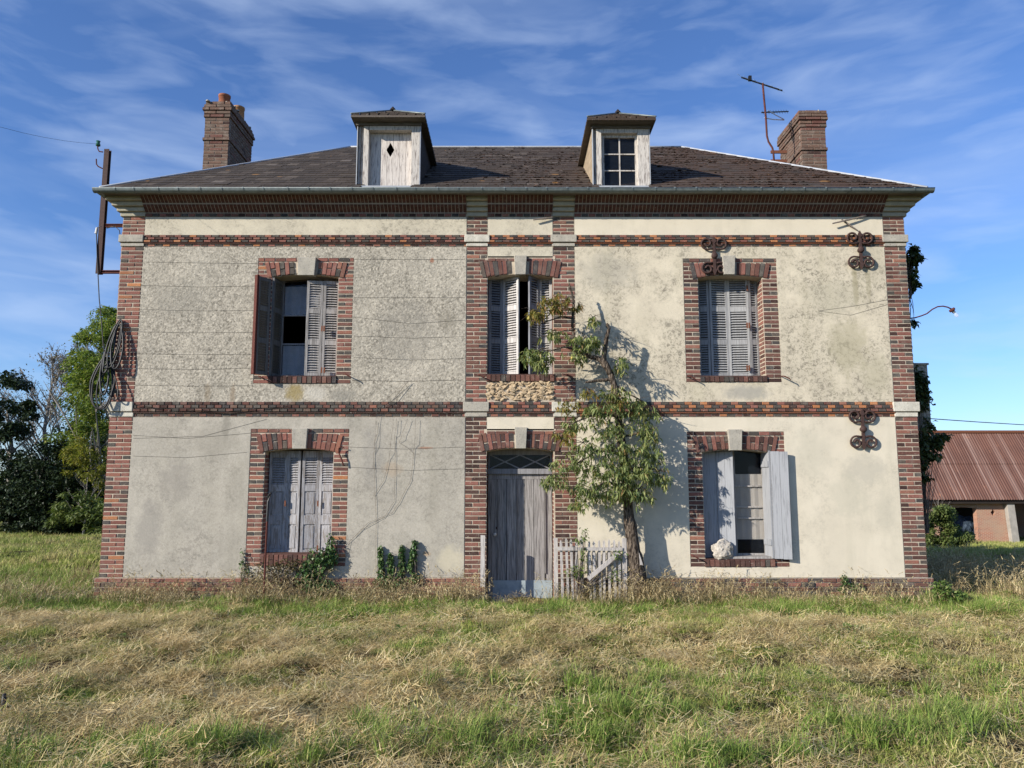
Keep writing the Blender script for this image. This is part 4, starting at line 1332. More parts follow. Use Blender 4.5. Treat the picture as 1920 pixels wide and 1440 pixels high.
# plank shutters of the lower right window
def plank_leaf(p0, p1, z0, z1, n, label=None):
    p0 = Vector((*p0, 0)); p1 = Vector((*p1, 0))
    W = (p1 - p0).length; a = math.atan2(p1.y - p0.y, p1.x - p0.x)
    Mx = Matrix.Translation((p0.x, p0.y, z0)) @ Matrix.Rotation(a, 4, 'Z')
    bk = MB()
    for fz in (.12, .85):
        bk.box(.01, W - .01, .0125, .03, (z1 - z0) * fz, (z1 - z0) * fz + .09, M=Mx)
    o = tag(obj('shutter', bk, M_SHUT_LR, house), label)
    for i in range(n):
        m_ = MB(); a_, b_ = W * i / n + .0015, W * (i + 1) / n - .0015
        dz = random.uniform(-.006, .006)
        m_.box(a_, b_, -.012, .012, 0 + dz, z1 - z0 + dz, M=Mx)
        obj('plank', m_, M_SHUT_LR, o)
z0, z1 = LR['sill'] + .008, PZ(846, .1)
plank_leaf((LR['xl'] + .01, .17), (PX(1344, 940, .2), .2), z0, z1, 1, 'blue grey plank leaf in the shade of the jamb')
plank_leaf((PX(1345, 940, .2), .2), (PX(1377, 940, .12), .12), z0, z1, 2)
plank_leaf((LR['xr'] - .012, -.04), (PX(1432, 940, .24), .24), z0, PZ(846, .05), 1)
plank_leaf((LR['xr'] + .0, -.045), (PX(1481, 940, -.10), -.10), z0 + .0, PZ(846, -.1), 2, 'pale blue plank leaf folded back against the wall')
# window joinery
def sash(x0, x1, z0, z1, y, bars, mat, panes, name='window'):
    mb = MB()
    mb.box(x0, x0 + .035, y - .025, y + .025, z0, z1); mb.box(x1 - .035, x1, y - .025, y + .025, z0, z1)
    mb.box(x0 + .035, x1 - .035, y - .025, y + .025, z0, z0 + .05); mb.box(x0 + .035, x1 - .035, y - .025, y + .025, z1 - .05, z1)
    for b in bars: mb.box(x0 + .035, x1 - .035, y - .018, y + .012, b - .011, b + .011)
    w = obj(name, mb, mat, house)
    for a, b in panes:
        g = MB(); g.box(x0 + .035, x1 - .035, y - .004, y, a, b); obj('pane', g, M_GLASS, w)
    return w
# lower right window with papered panes
yw = .30
xa, xb = PX(1375, 940, yw), PX(1434, 940, yw)
b1, b2, b3 = PZ(911.5, yw), PZ(950.5, yw), PZ(971.5, yw)
w = sash(xa, xb, LR['sill'] + .01, LR['crown'] + .05, yw, [b1, b2, b3], M_SHUT_UL, [(LR['sill'] + .06, b3 - .011), (b3 + .011, b2 - .011), (b2 + .011, b1 - .011), (b1 + .011, LR['crown'])])
m_ = MB(); n = 14
za, zb_ = PZ(1011, yw + .03), PZ(889, yw + .03)
for i in range(n):
    a = xa + .03 + (xb - xa - .06) * i / n; b = xa + .03 + (xb - xa - .06) * (i + 1) / n
    ya, yb2 = yw + .014 + .004 * math.sin(i * 1.7), yw + .014 + .004 * math.sin((i + 1) * 1.7)
    m_.face([(a, ya, za), (b, yb2, za), (b, yb2, zb_), (a, ya, zb_)])
obj('curtain', m_, M_PAPER, w)
mw = MB(); mw.box(LR['xl'], xa - .002, yw - .01, yw + .04, LR['sill'], LR['crown'] + .05); mw.box(xb + .002, LR['xr'], yw - .01, yw + .04, LR['sill'], LR['crown'] + .05)
obj('window_frame', mw, M_FRAME, w)
ws = MB(); ws.box(LR['xl'] + .3, LR['xr'], -.01, .25, LR['sill'] + .004, LR['sill'] + .035); obj('sill_board', ws, M_SHUT_UL, w)
# upper left window
xa, xb = PX(527, 610, yw), PX(600, 610, yw)
b1, b2 = PZ(592, yw), PZ(645.5, yw)
w = sash(xa, xb, UL['sill'] + .01, UL['crown'] + .05, yw, [b1, b2], M_FRAME, [(UL['sill'] + .06, b2 - .011), (b1 + .011, UL['crown'])])
for (a_, b_, j) in ((PZ(592, yw), PZ(537, yw), 1), (PZ(702, yw), PZ(648, yw), 0)):
    m_ = MB(); n = 18
    for i in range(n):
        a = xa + .04 + (xb - xa - .08) * i / n; b = xa + .04 + (xb - xa - .08) * (i + 1) / n
        ya, yb2 = yw + .02 + .010 * math.sin(i * 1.3), yw + .02 + .010 * math.sin((i + 1) * 1.3)
        dz = random.uniform(0, .03) * j
        m_.face([(a, ya, a_ + dz), (b, yb2, a_ + dz), (b, yb2, b_), (a, ya, b_)])
    obj('curtain', m_, M_CURTAIN, w)
mw = MB(); mw.box(UL['xl'], xa - .002, yw - .01, yw + .04, UL['sill'], UL['crown'] + .05)
obj('window_frame', mw, M_FRAME, w)
# hinges (rusty) on the shutters
hn = MB()
for (px, py, y) in ((1401, 610, .19), (1405, 610, .19), (1401, 690, .19), (1405, 690, .19), (1401, 540, .19), (603.5, 616, .05), (607.5, 616, .05), (603, 694, .05), (608, 694, .05), (596, 944, .2), (534.5, 944, .2), (595, 1028, .2)):
    c = P(px, py, y - .03)
    m_ = MB(); m_.box(c[0] - .012, c[0] + .012, y - .034, y - .024, c[1] - .045, c[1] + .045); obj('hinge', m_, M_RUST_O, house)

# ------------------------------------------------------------------ front door
YDR = .36
dx0, dx1 = LM['xl'] + .012, LM['xr'] - .008
zb0, zt0 = -0.16, PZ(889, YDR)
rail = MB()
rail.box(dx0, dx1, YDR, YDR + .03, zt0 - .08, zt0)
door = tag(obj('door', rail, M_DOOR, house), 'weathered grey plank front door')
ed = [913, 932, 950, 968, 984, 1001, 1021, 1038]
ex = [PX(e, 990, YDR) for e in ed]; ex[0] = dx0; ex[-1] = dx1
for i in range(7):
    m_ = MB(); off = (.0, .012, .0, .012, .0, .0, .012)[i]
    m_.box(ex[i] + .004, ex[i + 1] - .004, YDR + off * 1.6 - .004, YDR + .03, zb0, zt0 - .082)
    obj('plank', m_, M_DOOR, door)
    if i in (1, 3, 6):
        m_ = MB(); m_.box(ex[i] + .003, ex[i] + .014, YDR - .010, YDR + off - .005, zb0 + .4, zt0 - .12); obj('moulding', m_, M_DOOR, door)
zk = PZ(1088, YDR)
m_ = MB(); m_.box(dx0 + .08, dx1 - .01, YDR - .014, YDR - .007, -.16, zk); obj('kick_plate', m_, M_KICK, door)
c = P3(928, 1002, YDR - .05)
m_ = MB(); m_.tube([c + Vector((0, .045, 0)), c + Vector((0, .01, 0)), c, c - Vector((0, .03, 0)), c - Vector((0, .04, 0))], [.012, .014, .026, .028, .008], 10)
kb = obj('door_knob', m_, M_WHITE, door, True); 
c = P3(931, 990, YDR - .01); m_ = MB(); m_.box(c.x - .012, c.x + .012, YDR - .012, YDR - .0045, c.z - .02, c.z + .02); obj('lock_plate', m_, M_IRON, door)
tr = MB()
zt1, zt2 = PZ(887, YDR), PZ(879, YDR)
tr.box(LM['xl'] + .004, LM['xr'] - .004, YDR - .05, YDR + .03, zt0 + .003, zt2)
zt3 = PZ(853, YDR)
tr.box(dx0, dx0 + .03, YDR - .01, YDR + .03, zt2, zt3); tr.box(dx1 - .03, dx1, YDR - .01, YDR + .03, zt2, zt3)
tr.box(dx0, dx1, YDR - .01, YDR + .03, zt3, LM['crown'] + .05)
mid = (dx0 + dx1) / 2
for (a, b) in ((dx0 + .03, mid), (mid, dx1 - .03)):
    for (p, q) in (((a, zt2), (b, zt3)), ((a, zt3), (b, zt2))):
        d = Vector((q[0] - p[0], q[1] - p[1])).normalized(); nn = Vector((-d.y, d.x)) * .009
        tr.prism([(p[0] - nn.x, p[1] - nn.y), (q[0] - nn.x, q[1] - nn.y), (q[0] + nn.x, q[1] + nn.y), (p[0] + nn.x, p[1] + nn.y)], YDR - (.012 if p[1] < q[1] else .009), YDR + .012)
to = obj('transom_window', tr, M_FRAME, house)
m_ = MB(); m_.box(dx0 + .03, dx1 - .03, YDR + .013, YDR + .017, zt2, zt3); obj('pane', m_, M_GLASS, to)
m_ = MB(); m_.box(XPL1 - .1, XPR0 + .1, -.2, 0.2, -.4, -0.13); obj('door_step', m_, M_STONE, house)

# ------------------------------------------------------------------ espalier wires, cracks, shutter dogs, bits of the facade
def wire(pts, y=-.017, r=.0017, m=M_WIRE, parent=house, name='wire'):
    mb = MB(); out_ = []
    for i in range(len(pts) - 1):
        for k in range(6):
            t = k / 6
            out_.append(P3(pts[i][0] + (pts[i + 1][0] - pts[i][0]) * t, pts[i][1] + (pts[i + 1][1] - pts[i][1]) * t, y))
    out_.append(P3(*pts[-1], y))
    mb.tube(out_, r, 4)
    return obj(name, mb, m, parent)
for a, b, c_, xl_, xr_ in ((491, 493, 494, 269, 484), (535, 538, 536, 265, 481), (580, 583, 582, 262, 479), (622, 624, 623, 260, 477), (663, 665, 664, 258, 475), (691, 693, 690, 257, 475), (722, 724, 723, 256, 474)):
    wire([(xl_, a), ((xl_ + xr_) / 2, b), (xr_, c_)])
for a, b, c_ in ((486, 486.5, 486), (558, 558, 558), (594, 607, 600), (630, 634, 631), (670, 675, 672)):
    wire([(663, a), (770, b), (871, c_)])
wire([(660, 713), (760, 715), (868, 712)], r=.0024)
for pts in ([(250, 816), (350, 822), (470, 812)], [(250, 855), (350, 858), (462, 848)], [(655, 838), (760, 842), (870, 838)], [(655, 876), (770, 882), (866, 879)], [(250, 822), (380, 818), (500, 786)]):
    wire(pts)
wire([(160 + 345 / 3.69, 760), (300, 766), (420, 772), (540, 762)], -.07, .005, M_BLACK)
wire([(1534, 583), (1600, 574), (1664, 562)]); wire([(1534, 583), (1595, 591), (1664, 571)])
# dangling strands of a dead climber
dv = thing('dead_climber', P3(705, 1060, -.03), 'leafless dead climber strands hanging down the lower left wall', 'climbing plant')
def strand(pts, r=.0020):
    mb = MB(); q = []
    for i in range(len(pts) - 1):
        for k in range(5):
            t = k / 5
            q.append(P3(pts[i][0] + (pts[i + 1][0] - pts[i][0]) * t + random.uniform(-.6, .6), pts[i][1] + (pts[i + 1][1] - pts[i][1]) * t, -.06 if pts[i][1] < 790 else -.03))
    q.append(P3(*pts[-1], -.03)); mb.tube(q, r, 5); obj('strand', mb, M_VINE, dv)
strand([(764, 715), (740, 735), (706, 765), (701, 850), (702, 900), (705, 960), (705, 1075)])
strand([(706, 790), (708, 810), (702, 830), (700, 880)])
strand([(744, 784), (740, 820), (741, 880), (739, 940), (720, 970), (680, 992), (650, 1020)])
strand([(779, 784), (777, 840), (770, 900), (750, 940), (735, 962), (690, 980), (656, 1015), (649, 1045)])
strand([(766, 714), (735, 752), (722, 765)], .003); strand([(738, 785), (729, 860), (720, 900), (700, 930)], .002)
strand([(764, 785), (748, 830), (765, 840), (775, 850)], .002)

def hook(px, py, s, kind='dog'):
    p = P3(px, py, -.02); mb = MB()
    if kind == 'dog':
        mb.tube([p, p + Vector((0, -.06, 0)), p + Vector((.02 * s, -.09, -.01)), p + Vector((.09 * s, -.10, -.045)), p + Vector((.11 * s, -.10, -.07))], [.008, .009, .011, .010, .007], 6)
    obj('shutter_dog', mb, M_RUST, house)
for q in ((487, 706, 1), (648, 702, 1), (897, 703, 1), (1061, 703, 1), (1289, 706, 1), (1465, 706, 1), (1295, 1040, 1)): hook(*q)
# S hook beside lower left window
p = P3(641, 870, -.03); mb = MB()
mb.tube([p + Vector((-.02, -.02, .17)) , p + Vector((-.05, -.04, .165)), p + Vector((-.045, -.05, .24)), p + Vector((0, -.05, .27)), p + Vector((.035, -.04, .25))][1:], .009, 6)
mb.tube([p + Vector((-.045, -.05, .24)), p + Vector((-.04, -.05, .17)), p + Vector((0, -.05, .08)), p + Vector((.035, -.04, -.02)), p + Vector((.05, -.02, -.03))], [.009, .010, .013, .010, .008], 6)
tag(obj('iron_hook', mb, M_RUST, house), 'rusty iron hook hanging beside the lower left window')
# broken laths under the cornice
for (a, b, y) in (((1561, 419), (1624, 404), -.09), ((1578, 411), (1608, 432), -.06), ((1000, 412), (1037, 407), -.08)):
    mb = MB(); pa, pb = P3(*a, y), P3(*b, y + .03); mb.tube([pa, pa.lerp(pb, .5) + Vector((0, 0, -.004)), pb], [.012, .015, .01], 5)
    obj('broken_lath', mb, M_STICK, house)

# ------------------------------------------------------------------ write out the bricks: the 300 largest one by one, the others joined
RECS.sort(key=lambda r: -r[1])
BME = {}
for i, (Mx, ar, kind, par) in enumerate(RECS[:300]):
    var = i % 4
    if (kind, var) not in BME: BME[(kind, var)] = unit_brick(kind, var).mesh('brick', KIND[kind])
    link('brick', BME[(kind, var)], par, Mx)
kinds = list(KIND)
V, F, MI = [], [], []
for i, (Mx, ar, kind, par) in enumerate(RECS[300:]):
    u = unit_brick(kind, i % 4)
    b = len(V)
    V.extend([tuple(Mx @ Vector(p)) for p in u.v]); F.extend([tuple(b + k for k in f_) for f_ in u.f]); MI.extend([kinds.index(kind)] * len(u.f))
bj = MB(); bj.v, bj.f, bj.m = V, F, MI
tag(obj('small_bricks', bj, [KIND[k] for k in kinds], house), 'red, brown and dark trim bricks of quoins, bands, arches and chimneys', kind='stuff')

# ------------------------------------------------------------------ buttress with ivy on the right flank, lamp bracket, insulator bracket
mb = MB(); xb0 = XQRo + .02
xb1 = PX(1730, 700, .55)
zb1 = PZ(686, .5)
zb0_ = PZ(800, .5)
for k in range(4): mb.box(xb0, xb1 - .05 * k - .05, .4 + .03 * k, 1.3 - .03 * k, zb0_ - .08 * (k + 1), zb0_ - .08 * k - .001)
mb.box(xb0, xb1, .4, 1.3, zb0_, zb1); mb.box(xb0, xb1 + .02, .38, 1.32, zb1, zb1 + .03)
tag(obj('buttress', mb, M_PL_UL, house), 'grey rendered pier on the right flank')
mb = MB(); p = P3(1736, 749, .6)
mb.tube([Vector((xb1, .6, p.z)), Vector((xb1 + .17, .6, p.z))], .012, 6)
mb.tube([Vector((xb1 + .10, .6, p.z)), Vector((xb1 + .10, .6, p.z + .06)), Vector((xb1 + .07, .6, p.z + .09))], [.008, .008, .018], 6)
mb.tube([Vector((xb1 + .17, .6, p.z)), Vector((xb1 + .13, .6, p.z - .06)), Vector((xb1 + .16, .6, p.z - .09)), Vector((xb1 + .20, .6, p.z - .08))], [.008, .008, .012, .018], 6)
tag(obj('wire_bracket', mb, M_IRON, None), 'small black iron wire bracket on the right flank of the house', 'bracket')

lamp = thing('wall_lamp', P3(1706, 597, .1), 'rusty swan neck wall lamp arm with a bare bulb at the right corner', 'lamp')
mb = MB()
arm = [(1704, 597), (1715, 596), (1728, 592), (1738, 588), (1748, 580), (1758, 575), (1768, 574), (1777, 576), (1785, 580)]
mb.tube([P3(a, b, .1) for a, b in arm], .011, 8); obj('arm', mb, M_RUST, lamp, True)
mb = MB(); a, b = P3(1783.5, 579, .1), P3(1788.5, 585, .1)
d = (b - a).normalized()
mb.tube([a, a + d * .005, a + d * .04, a + d * .045], [.02, .047, .047, .02], 12); obj('lamp_holder', mb, M_RUST, lamp, True)
mb = MB(); a2 = a + d * .045; mb.tube([a2, a2 + d * .035], [.027, .024], 10); obj('socket', mb, M_WHITE, lamp, True)
mb = MB(); a3 = a2 + d * .035; mb.tube([a3, a3 + d * .02, a3 + d * .05, a3 + d * .075, a3 + d * .085], [.015, .025, .033, .022, .004], 12); obj('bulb', mb, M_BULB, lamp, True)

eb = thing('power_bracket', P3(190, 512, .08), 'rust red iron power line bracket standing off the left corner of the house', 'bracket')
def ibeam(a, b, w=.085):
    mb = MB(); a = Vector(a); b = Vector(b); d = b - a; L = d.length
    q = d.to_track_quat('Z', 'Y').to_matrix().to_4x4(); M_ = Matrix.Translation(a) @ q
    mb.box(-w / 2, w / 2, -w / 2, -w / 2 + .012, 0, L, M=M_); mb.box(-w / 2, w / 2, w / 2 - .012, w / 2, 0, L, M=M_); mb.box(-.006, .006, -w / 2 + .012, w / 2 - .012, 0, L, M=M_)
    return mb
xp = PX(192.5, 420, .08)
obj('post', ibeam((xp, .08, PZ(514, .08)), (xp, .08, PZ(281, .08)), .08), M_IRON, eb)
for py in (423, 510):
    obj('arm', ibeam((xp + .03, .08, PZ(py, .08)), (XQLo + .01, .08, PZ(py, .08)), .05), M_RUST, eb)
c = P3(184, 270, .08)
mb = MB(); mb.tube([P3(193, 285, .08), P3(186, 284, .08), P3(183.5, 279, .08), P3(183, 272, .08)], .01, 6)
mb.tube([P3(192, 316, .08), P3(184, 312, .08), P3(181, 308, .08), P3(180.5, 298, .08)], .01, 6); obj('hook', mb, M_RUST, eb)
mb = MB(); mb.tube([c + Vector((0, 0, -.04)), c + Vector((0, 0, -.03)), c, c + Vector((0, 0, .02)), c + Vector((0, 0, .05)), c + Vector((0, 0, .06))], [.02, .038, .034, .025, .035, .01], 10)
obj('insulator', mb, M_GREENG, eb, True)
mb = MB(); mb.tube([P3(182, 427, .05), P3(180, 438, .05)], [.018, .022], 8); obj('fuse_box', mb, M_WHITE, eb)
# cable and coil
cb_ = thing('cable_coil', P3(205, 770, .0), 'black electric cable hanging in a coil from the left corner of the house', 'cable')
mb = MB(); mb.tube([P3(195, 424, .05), P3(183, 426, .04), P3(181, 440, .03), P3(182, 480, .03), P3(186, 560, .02), P3(190, 600, .0), P3(194, 650, -.03), P3(200, 690, -.05)], .008, 6)
mb.tube([P3(200, 428, .05), P3(215, 424, .04), P3(224, 432, .03), P3(227, 455, .02)], .007, 6); obj('cable', mb, M_BLACK, cb_, True)
def loop(cx, cy, rx, ry, tilt, y, r=.0095):
    mb = MB(); pts = []
    for k in range(33):
        t = 2 * math.pi * k / 32
        x = rx * math.cos(t); z = ry * math.sin(t)
        if z > 0: x *= (1 - .35 * (z / ry))
        pts.append(P3(cx + x * math.cos(tilt) - z * math.sin(tilt), cy - (x * math.sin(tilt) + z * math.cos(tilt)), y + .05 * math.sin(t)))
    mb.tube(pts, r, 6, cap=False); obj('loop', mb, M_BLACK, cb_, True)
for (cx, cy, rx, ry, ti) in ((195, 715, 20, 52, -.22), (197, 722, 14, 46, -.18), (200, 725, 11, 42, -.1), (193, 718, 23, 50, -.15), (205, 712, 12, 40, .3), (212, 645, 10, 48, -.30), (216, 645, 9, 46, -.26), (220, 650, 11, 42, -.12), (206, 655, 7, 46, -.25), (196, 700, 8, 40, -.05)):
    loop(cx, cy, rx, ry, ti, -.09 + random.uniform(-.02, .02), random.uniform(.010, .015))
# power lines
def line(name, pts, label, r=.004):
    mb = MB(); mb.tube(pts, r, 5); return tag(obj(name, mb, M_BLACK, None), label, 'cable')
a = Vector(c); b_ = P3(-500, 25, -6.0)
pl = [a.lerp(b_, k / 12) - Vector((0, 0, .25 * 4 * (k / 12) * (1 - k / 12))) for k in range(13)]
line('power_line', pl, 'thin power line running up left from the insulator', .0022)
a = Vector((xb1 + .1, .6, PZ(785, .6))); b_ = P3(2300, 800, 14)
line('power_line', [a.lerp(b_, k / 12) - Vector((0, 0, .12 * 4 * (k / 12) * (1 - k / 12))) for k in range(13)], 'thin power line running right above the barn roof', .008)

# ------------------------------------------------------------------ wall anchors
def spiral(x0, z0, sx, sz):
    pts = []
    r = .100
    for k in range(25):
        t = k / 24
        a_ = -math.pi * .62 + t * math.pi * 2.55
        rr = r * (1 - .72 * t)
        pts.append(Vector((x0 + sx * (.104 + rr * math.cos(a_)), -.035 - .004 * k / 24, z0 + sz * (.045 + rr * math.sin(a_)))))
    return [Vector((x0 + sx * .01, -.035, z0 - sz * .04))] + pts
def anchor(px, py, label, first=None):
    loc = P3(px, py, -.02)
    if first is None:
        r_ = thing('wall_anchor', (0, 0, 0), label, 'wall anchor', 'scrolled iron wall anchors')
        mb = MB()
        mb.prism([(-.022, -.25), (.0, -.30), (.022, -.25), (.018, .24), (0, .30), (-.018, .24)][::1], -.055, -.02)
        mb.prism([(-.036, -.225), (0, -.305), (.036, -.225), (0, -.19)], -.060, -.018); mb.prism([(-.036, .225), (0, .19), (.036, .225), (0, .305)], -.060, -.018)
        obj('bar', mb, M_IRON, r_)
        mb = MB(); mb.tube([(0, .02, .0), (0, -.06, 0), (0, -.085, 0), (0, -.095, 0)], [.03, .05, .042, .02], 12); obj('boss', mb, M_IRON, r_, True)
        for sx in (-1, 1):
            for sz in (-1, 1):
                mb = MB(); z0_ = .155 * sz
                pts = spiral(0, z0_, sx, sz)
                # scroll curls back towards the middle
                pts = [Vector((p.x, p.y, z0_ + (z0_ - p.z) * -1 + 0)) for p in pts]
                rad = [.015] * 6 + [.0175] * (len(pts) - 7) + [.026]
                mb.tube(pts, rad, 7); obj('scroll', mb, M_IRON, r_, True)
    else:
        r_ = first.copy(); COL.objects.link(r_); r_['label'] = label
        for ch in first.children:
            c2 = ch.copy(); COL.objects.link(c2); c2.parent = r_
    r_.location = loc
    r_.scale = (1.06, 1.0, 1.04)
    return r_
A1 = anchor(1338, 481, 'rusty scrolled iron wall anchor overlapping the arch of the upper right window')
A2 = anchor(1611.5, 470, 'rusty scrolled iron wall anchor beside the upper right corner quoin', A1)
A3 = anchor(1616, 805, 'browner scrolled iron wall anchor just below the middle brick band', A1)

# ------------------------------------------------------------------ television antenna on the right chimney
an = thing('tv_antenna', P3(1447, 305, 2.9), 'rusty mast with two old television antennas beside the right chimney', 'antenna')
YA = 2.9
mb = MB(); mb.tube([P3(a, b, YA) for a, b in ((1452, 310), (1450, 285), (1448, 277), (1441, 266), (1438, 255), (1436, 220), (1433, 190), (1430, 156))], .02, 8); obj('mast', mb, M_RUST, an, True)
mb = MB(); a, b = P3(1390, 145, YA), P3(1467, 170, YA); mb.tube([a, b], .017, 6); obj('boom', mb, M_BLACK, an)
mb = MB(); c1, c2 = P3(1428, 211, YA), P3(1478, 209, YA + .6); mb.tube([c1, c2], .014, 6); obj('boom', mb, M_BLACK, an)
for k, f_ in enumerate((.06, .2, .42, .62, .82, .97)):
    q = a.lerp(b, f_); mb = MB(); L = .62 - .04 * k
    dv_ = Vector((.62, 1.1, .42)).normalized() * L
    mb.tube([q - dv_, q + dv_], .004, 4); obj('element', mb, M_ALU, an)
for k in range(10):
    q = c1.lerp(c2, k / 10 + .05); mb = MB(); mb.tube([q - Vector((.02, .10, .09)), q + Vector((.02, .1, .09))], .004, 4); obj('element', mb, M_BLACK, an)
for py in (285, 302):
    q0, q1 = P3(1445, py, YA), P3(1467, py, YA + .1); mb = MB(); mb.box(q0.x, q1.x + .05, YA - .015, YA + .015, q0.z - .03, q0.z + .03); obj('bracket', mb, M_RUST_O, an)
mb = MB(); mb.tube([P3(1440, 207, YA), P3(1455, 216, YA + .1), P3(1470, 224, YA + .3)], .011, 6); mb.tube([P3(1433, 221, YA), P3(1450, 224, YA + .1), P3(1470, 225, YA + .3)], .011, 6); obj('stay', mb, M_ALU, an)
mb = MB(); q = P3(1406, 148, YA); mb.box(q.x - .03, q.x + .03, YA - .03, YA + .03, q.z - .04, q.z + .06); obj('dipole_box', mb, M_BLACK, an)

# ------------------------------------------------------------------ ground
def ground_z(x, y):
    x = np.asarray(x, float); y = np.asarray(y, float)
    def ss(a, b, v):
        t = np.clip((v - a) / (b - a), 0, 1); return t * t * (3 - 2 * t)
    z = -1.55 * ss(2, 34, y) * ss(-1, 8, x) - 0.45 * ss(4, 30, y) * (1 - ss(-1, 8, x))
    z = z + 0.045 * np.sin(x * 1.3 + y * .7) * np.sin(y * 1.1 - x * .4) * ss(0.2, 1.2, np.abs(y)) + .034 * np.sin(x * 3.1 - y * 2.3) * np.cos(y * 2.7 + x) + .02 * np.sin(x * 6.3 + y * 2.9) * np.sin(y * 6.1 - x * 1.7)
    z = z - 0.13 * ss(-3.5, -1.2, y)
    return z
gx = np.concatenate([np.linspace(-900, -45, 12), np.linspace(-40, -14, 27), np.linspace(-13.5, 13.5, 136), np.linspace(14, 50, 37), np.linspace(60, 900, 12)])
gy = np.concatenate([np.linspace(-400, -16, 8), np.linspace(-14, 2, 100), np.linspace(2.4, 45, 60), np.linspace(50, 1500, 14)])
GX, GY_ = np.meshgrid(gx, gy)
GZ = ground_z(GX, GY_)
verts = np.stack([GX.ravel(), GY_.ravel(), GZ.ravel()], 1)
nx = len(gx)
ii, jj = np.meshgrid(np.arange(nx - 1), np.arange(len(gy) - 1))
b0 = (jj * nx + ii).ravel()
faces = np.stack([b0, b0 + 1, b0 + nx + 1, b0 + nx], 1)
tag(link('ground', np_mesh('ground', verts, faces, M_SOIL, True)), kind='structure')

# ------------------------------------------------------------------ grass
hidden = bpy.data.collections.new('grass_clumps')   # sources, not linked to the scene
def blades(n, rad, h, w, lean, mat, name, flat=0.0, seed=0, seg=3, head=False):
    r = np.random.default_rng(seed)
    V, F = [], []
    for i in range(n):
        a = r.uniform(0, 2 * math.pi); d = rad * math.sqrt(r.uniform())
        p = np.array([math.cos(a) * d, math.sin(a) * d, 0.0])
        hh = h * r.uniform(.45, 1.15)
        th = r.uniform(0, 2 * math.pi)
        le = lean * r.uniform(.3, 1.4)
        if flat: le = math.pi / 2 - r.uniform(.02, .35)
        curve = r.uniform(.1, .9) * (1 - flat)
        dirx = np.array([math.cos(th), math.sin(th), 0]); side = np.array([-math.sin(th), math.cos(th), 0])
        ww = w * r.uniform(.6, 1.3)
        base = len(V)
        pos = p.copy(); 
        if flat: pos[2] += r.uniform(0.0, .05)
        ang_ = le
        for s in range(seg + 1):
            t = s / seg
            wd = ww * (1 - t ** 1.6) * .5 + .0004
            tw = side * math.cos(.6 * t) + np.array([0, 0, 1]) * math.sin(.6 * t) * .3
            if flat: tw = side
            V.append(tuple(pos - tw * wd)); V.append(tuple(pos + tw * wd))
            pos = pos + (dirx * math.sin(ang_) + np.array([0, 0, 1]) * math.cos(ang_)) * hh / seg
            ang_ += curve * .7
            if flat: ang_ = le + r.uniform(-.15, .15)
        for s in range(seg):
            b = base + 2 * s
            F.append((b, b + 1, b + 3, b + 2))
        if head:
            tip = np.array(V[-1]); d_ = dirx * math.sin(ang_) + np.array([0, 0, 1]) * math.cos(ang_)
            for k in range(7):
                b = len(V); q = tip - d_ * .012 * k * 1.3
                e = side * r.uniform(-1, 1) + dirx * r.uniform(-1, 1); e = e / (np.linalg.norm(e) + 1e-6)
                V += [tuple(q), tuple(q + e * .010 + d_ * .014), tuple(q + d_ * .032 + e * .012), tuple(q - e * .002 + d_ * .012)]
                F.append((b, b + 1, b + 2, b + 3))
    me = np_mesh(name, V, F, mat)
    o = bpy.data.objects.new(name, me)
    return o
def scatter(name, srcs, pts, rots, scl, idx, label=None):
    col = bpy.data.collections.new(name + '_src')
    for i, o in enumerate(srcs):
        o.name = f'{name}_{chr(97 + i)}'
        col.objects.link(o)
    me = bpy.data.meshes.new(name)
    me.vertices.add(len(pts)); me.vertices.foreach_set('co', np.asarray(pts, np.float32).ravel())
    a = me.attributes.new('rot', 'FLOAT_VECTOR', 'POINT'); a.data.foreach_set('vector', np.asarray(rots, np.float32).ravel())
    a = me.attributes.new('scl', 'FLOAT_VECTOR', 'POINT'); a.data.foreach_set('vector', np.asarray(scl, np.float32).ravel())
    a = me.attributes.new('idx', 'INT', 'POINT'); a.data.foreach_set('value', np.asarray(idx, np.int32))
    o = link(name, me)
    ng_ = bpy.data.node_groups.new(name, 'GeometryNodeTree')
    ng_.interface.new_socket('Geometry', in_out='INPUT', socket_type='NodeSocketGeometry')
    ng_.interface.new_socket('Geometry', in_out='OUTPUT', socket_type='NodeSocketGeometry')
    nd = ng_.nodes
    gi, go = nd.new('NodeGroupInput'), nd.new('NodeGroupOutput')
    iop = nd.new('GeometryNodeInstanceOnPoints'); ci = nd.new('GeometryNodeCollectionInfo')
    ci.inputs['Collection'].default_value = col; ci.inputs['Separate Children'].default_value = True; ci.inputs['Reset Children'].default_value = True
    iop.inputs['Pick Instance'].default_value = True
    def na(nm, ty):
        x = nd.new('GeometryNodeInputNamedAttribute'); x.data_type = ty; x.inputs['Name'].default_value = nm; return x.outputs[0]
    L = ng_.links.new
    L(gi.outputs[0], iop.inputs['Points']); L(ci.outputs[0], iop.inputs['Instance'])
    L(na('idx', 'INT'), iop.inputs['Instance Index']); L(na('rot', 'FLOAT_VECTOR'), iop.inputs['Rotation']); L(na('scl', 'FLOAT_VECTOR'), iop.inputs['Scale'])
    L(iop.outputs[0], go.inputs[0])
    md = o.modifiers.new('scatter', 'NODES'); md.node_group = ng_
    return tag(o, label, kind='stuff')
_G = rng.normal(size=(64, 64))
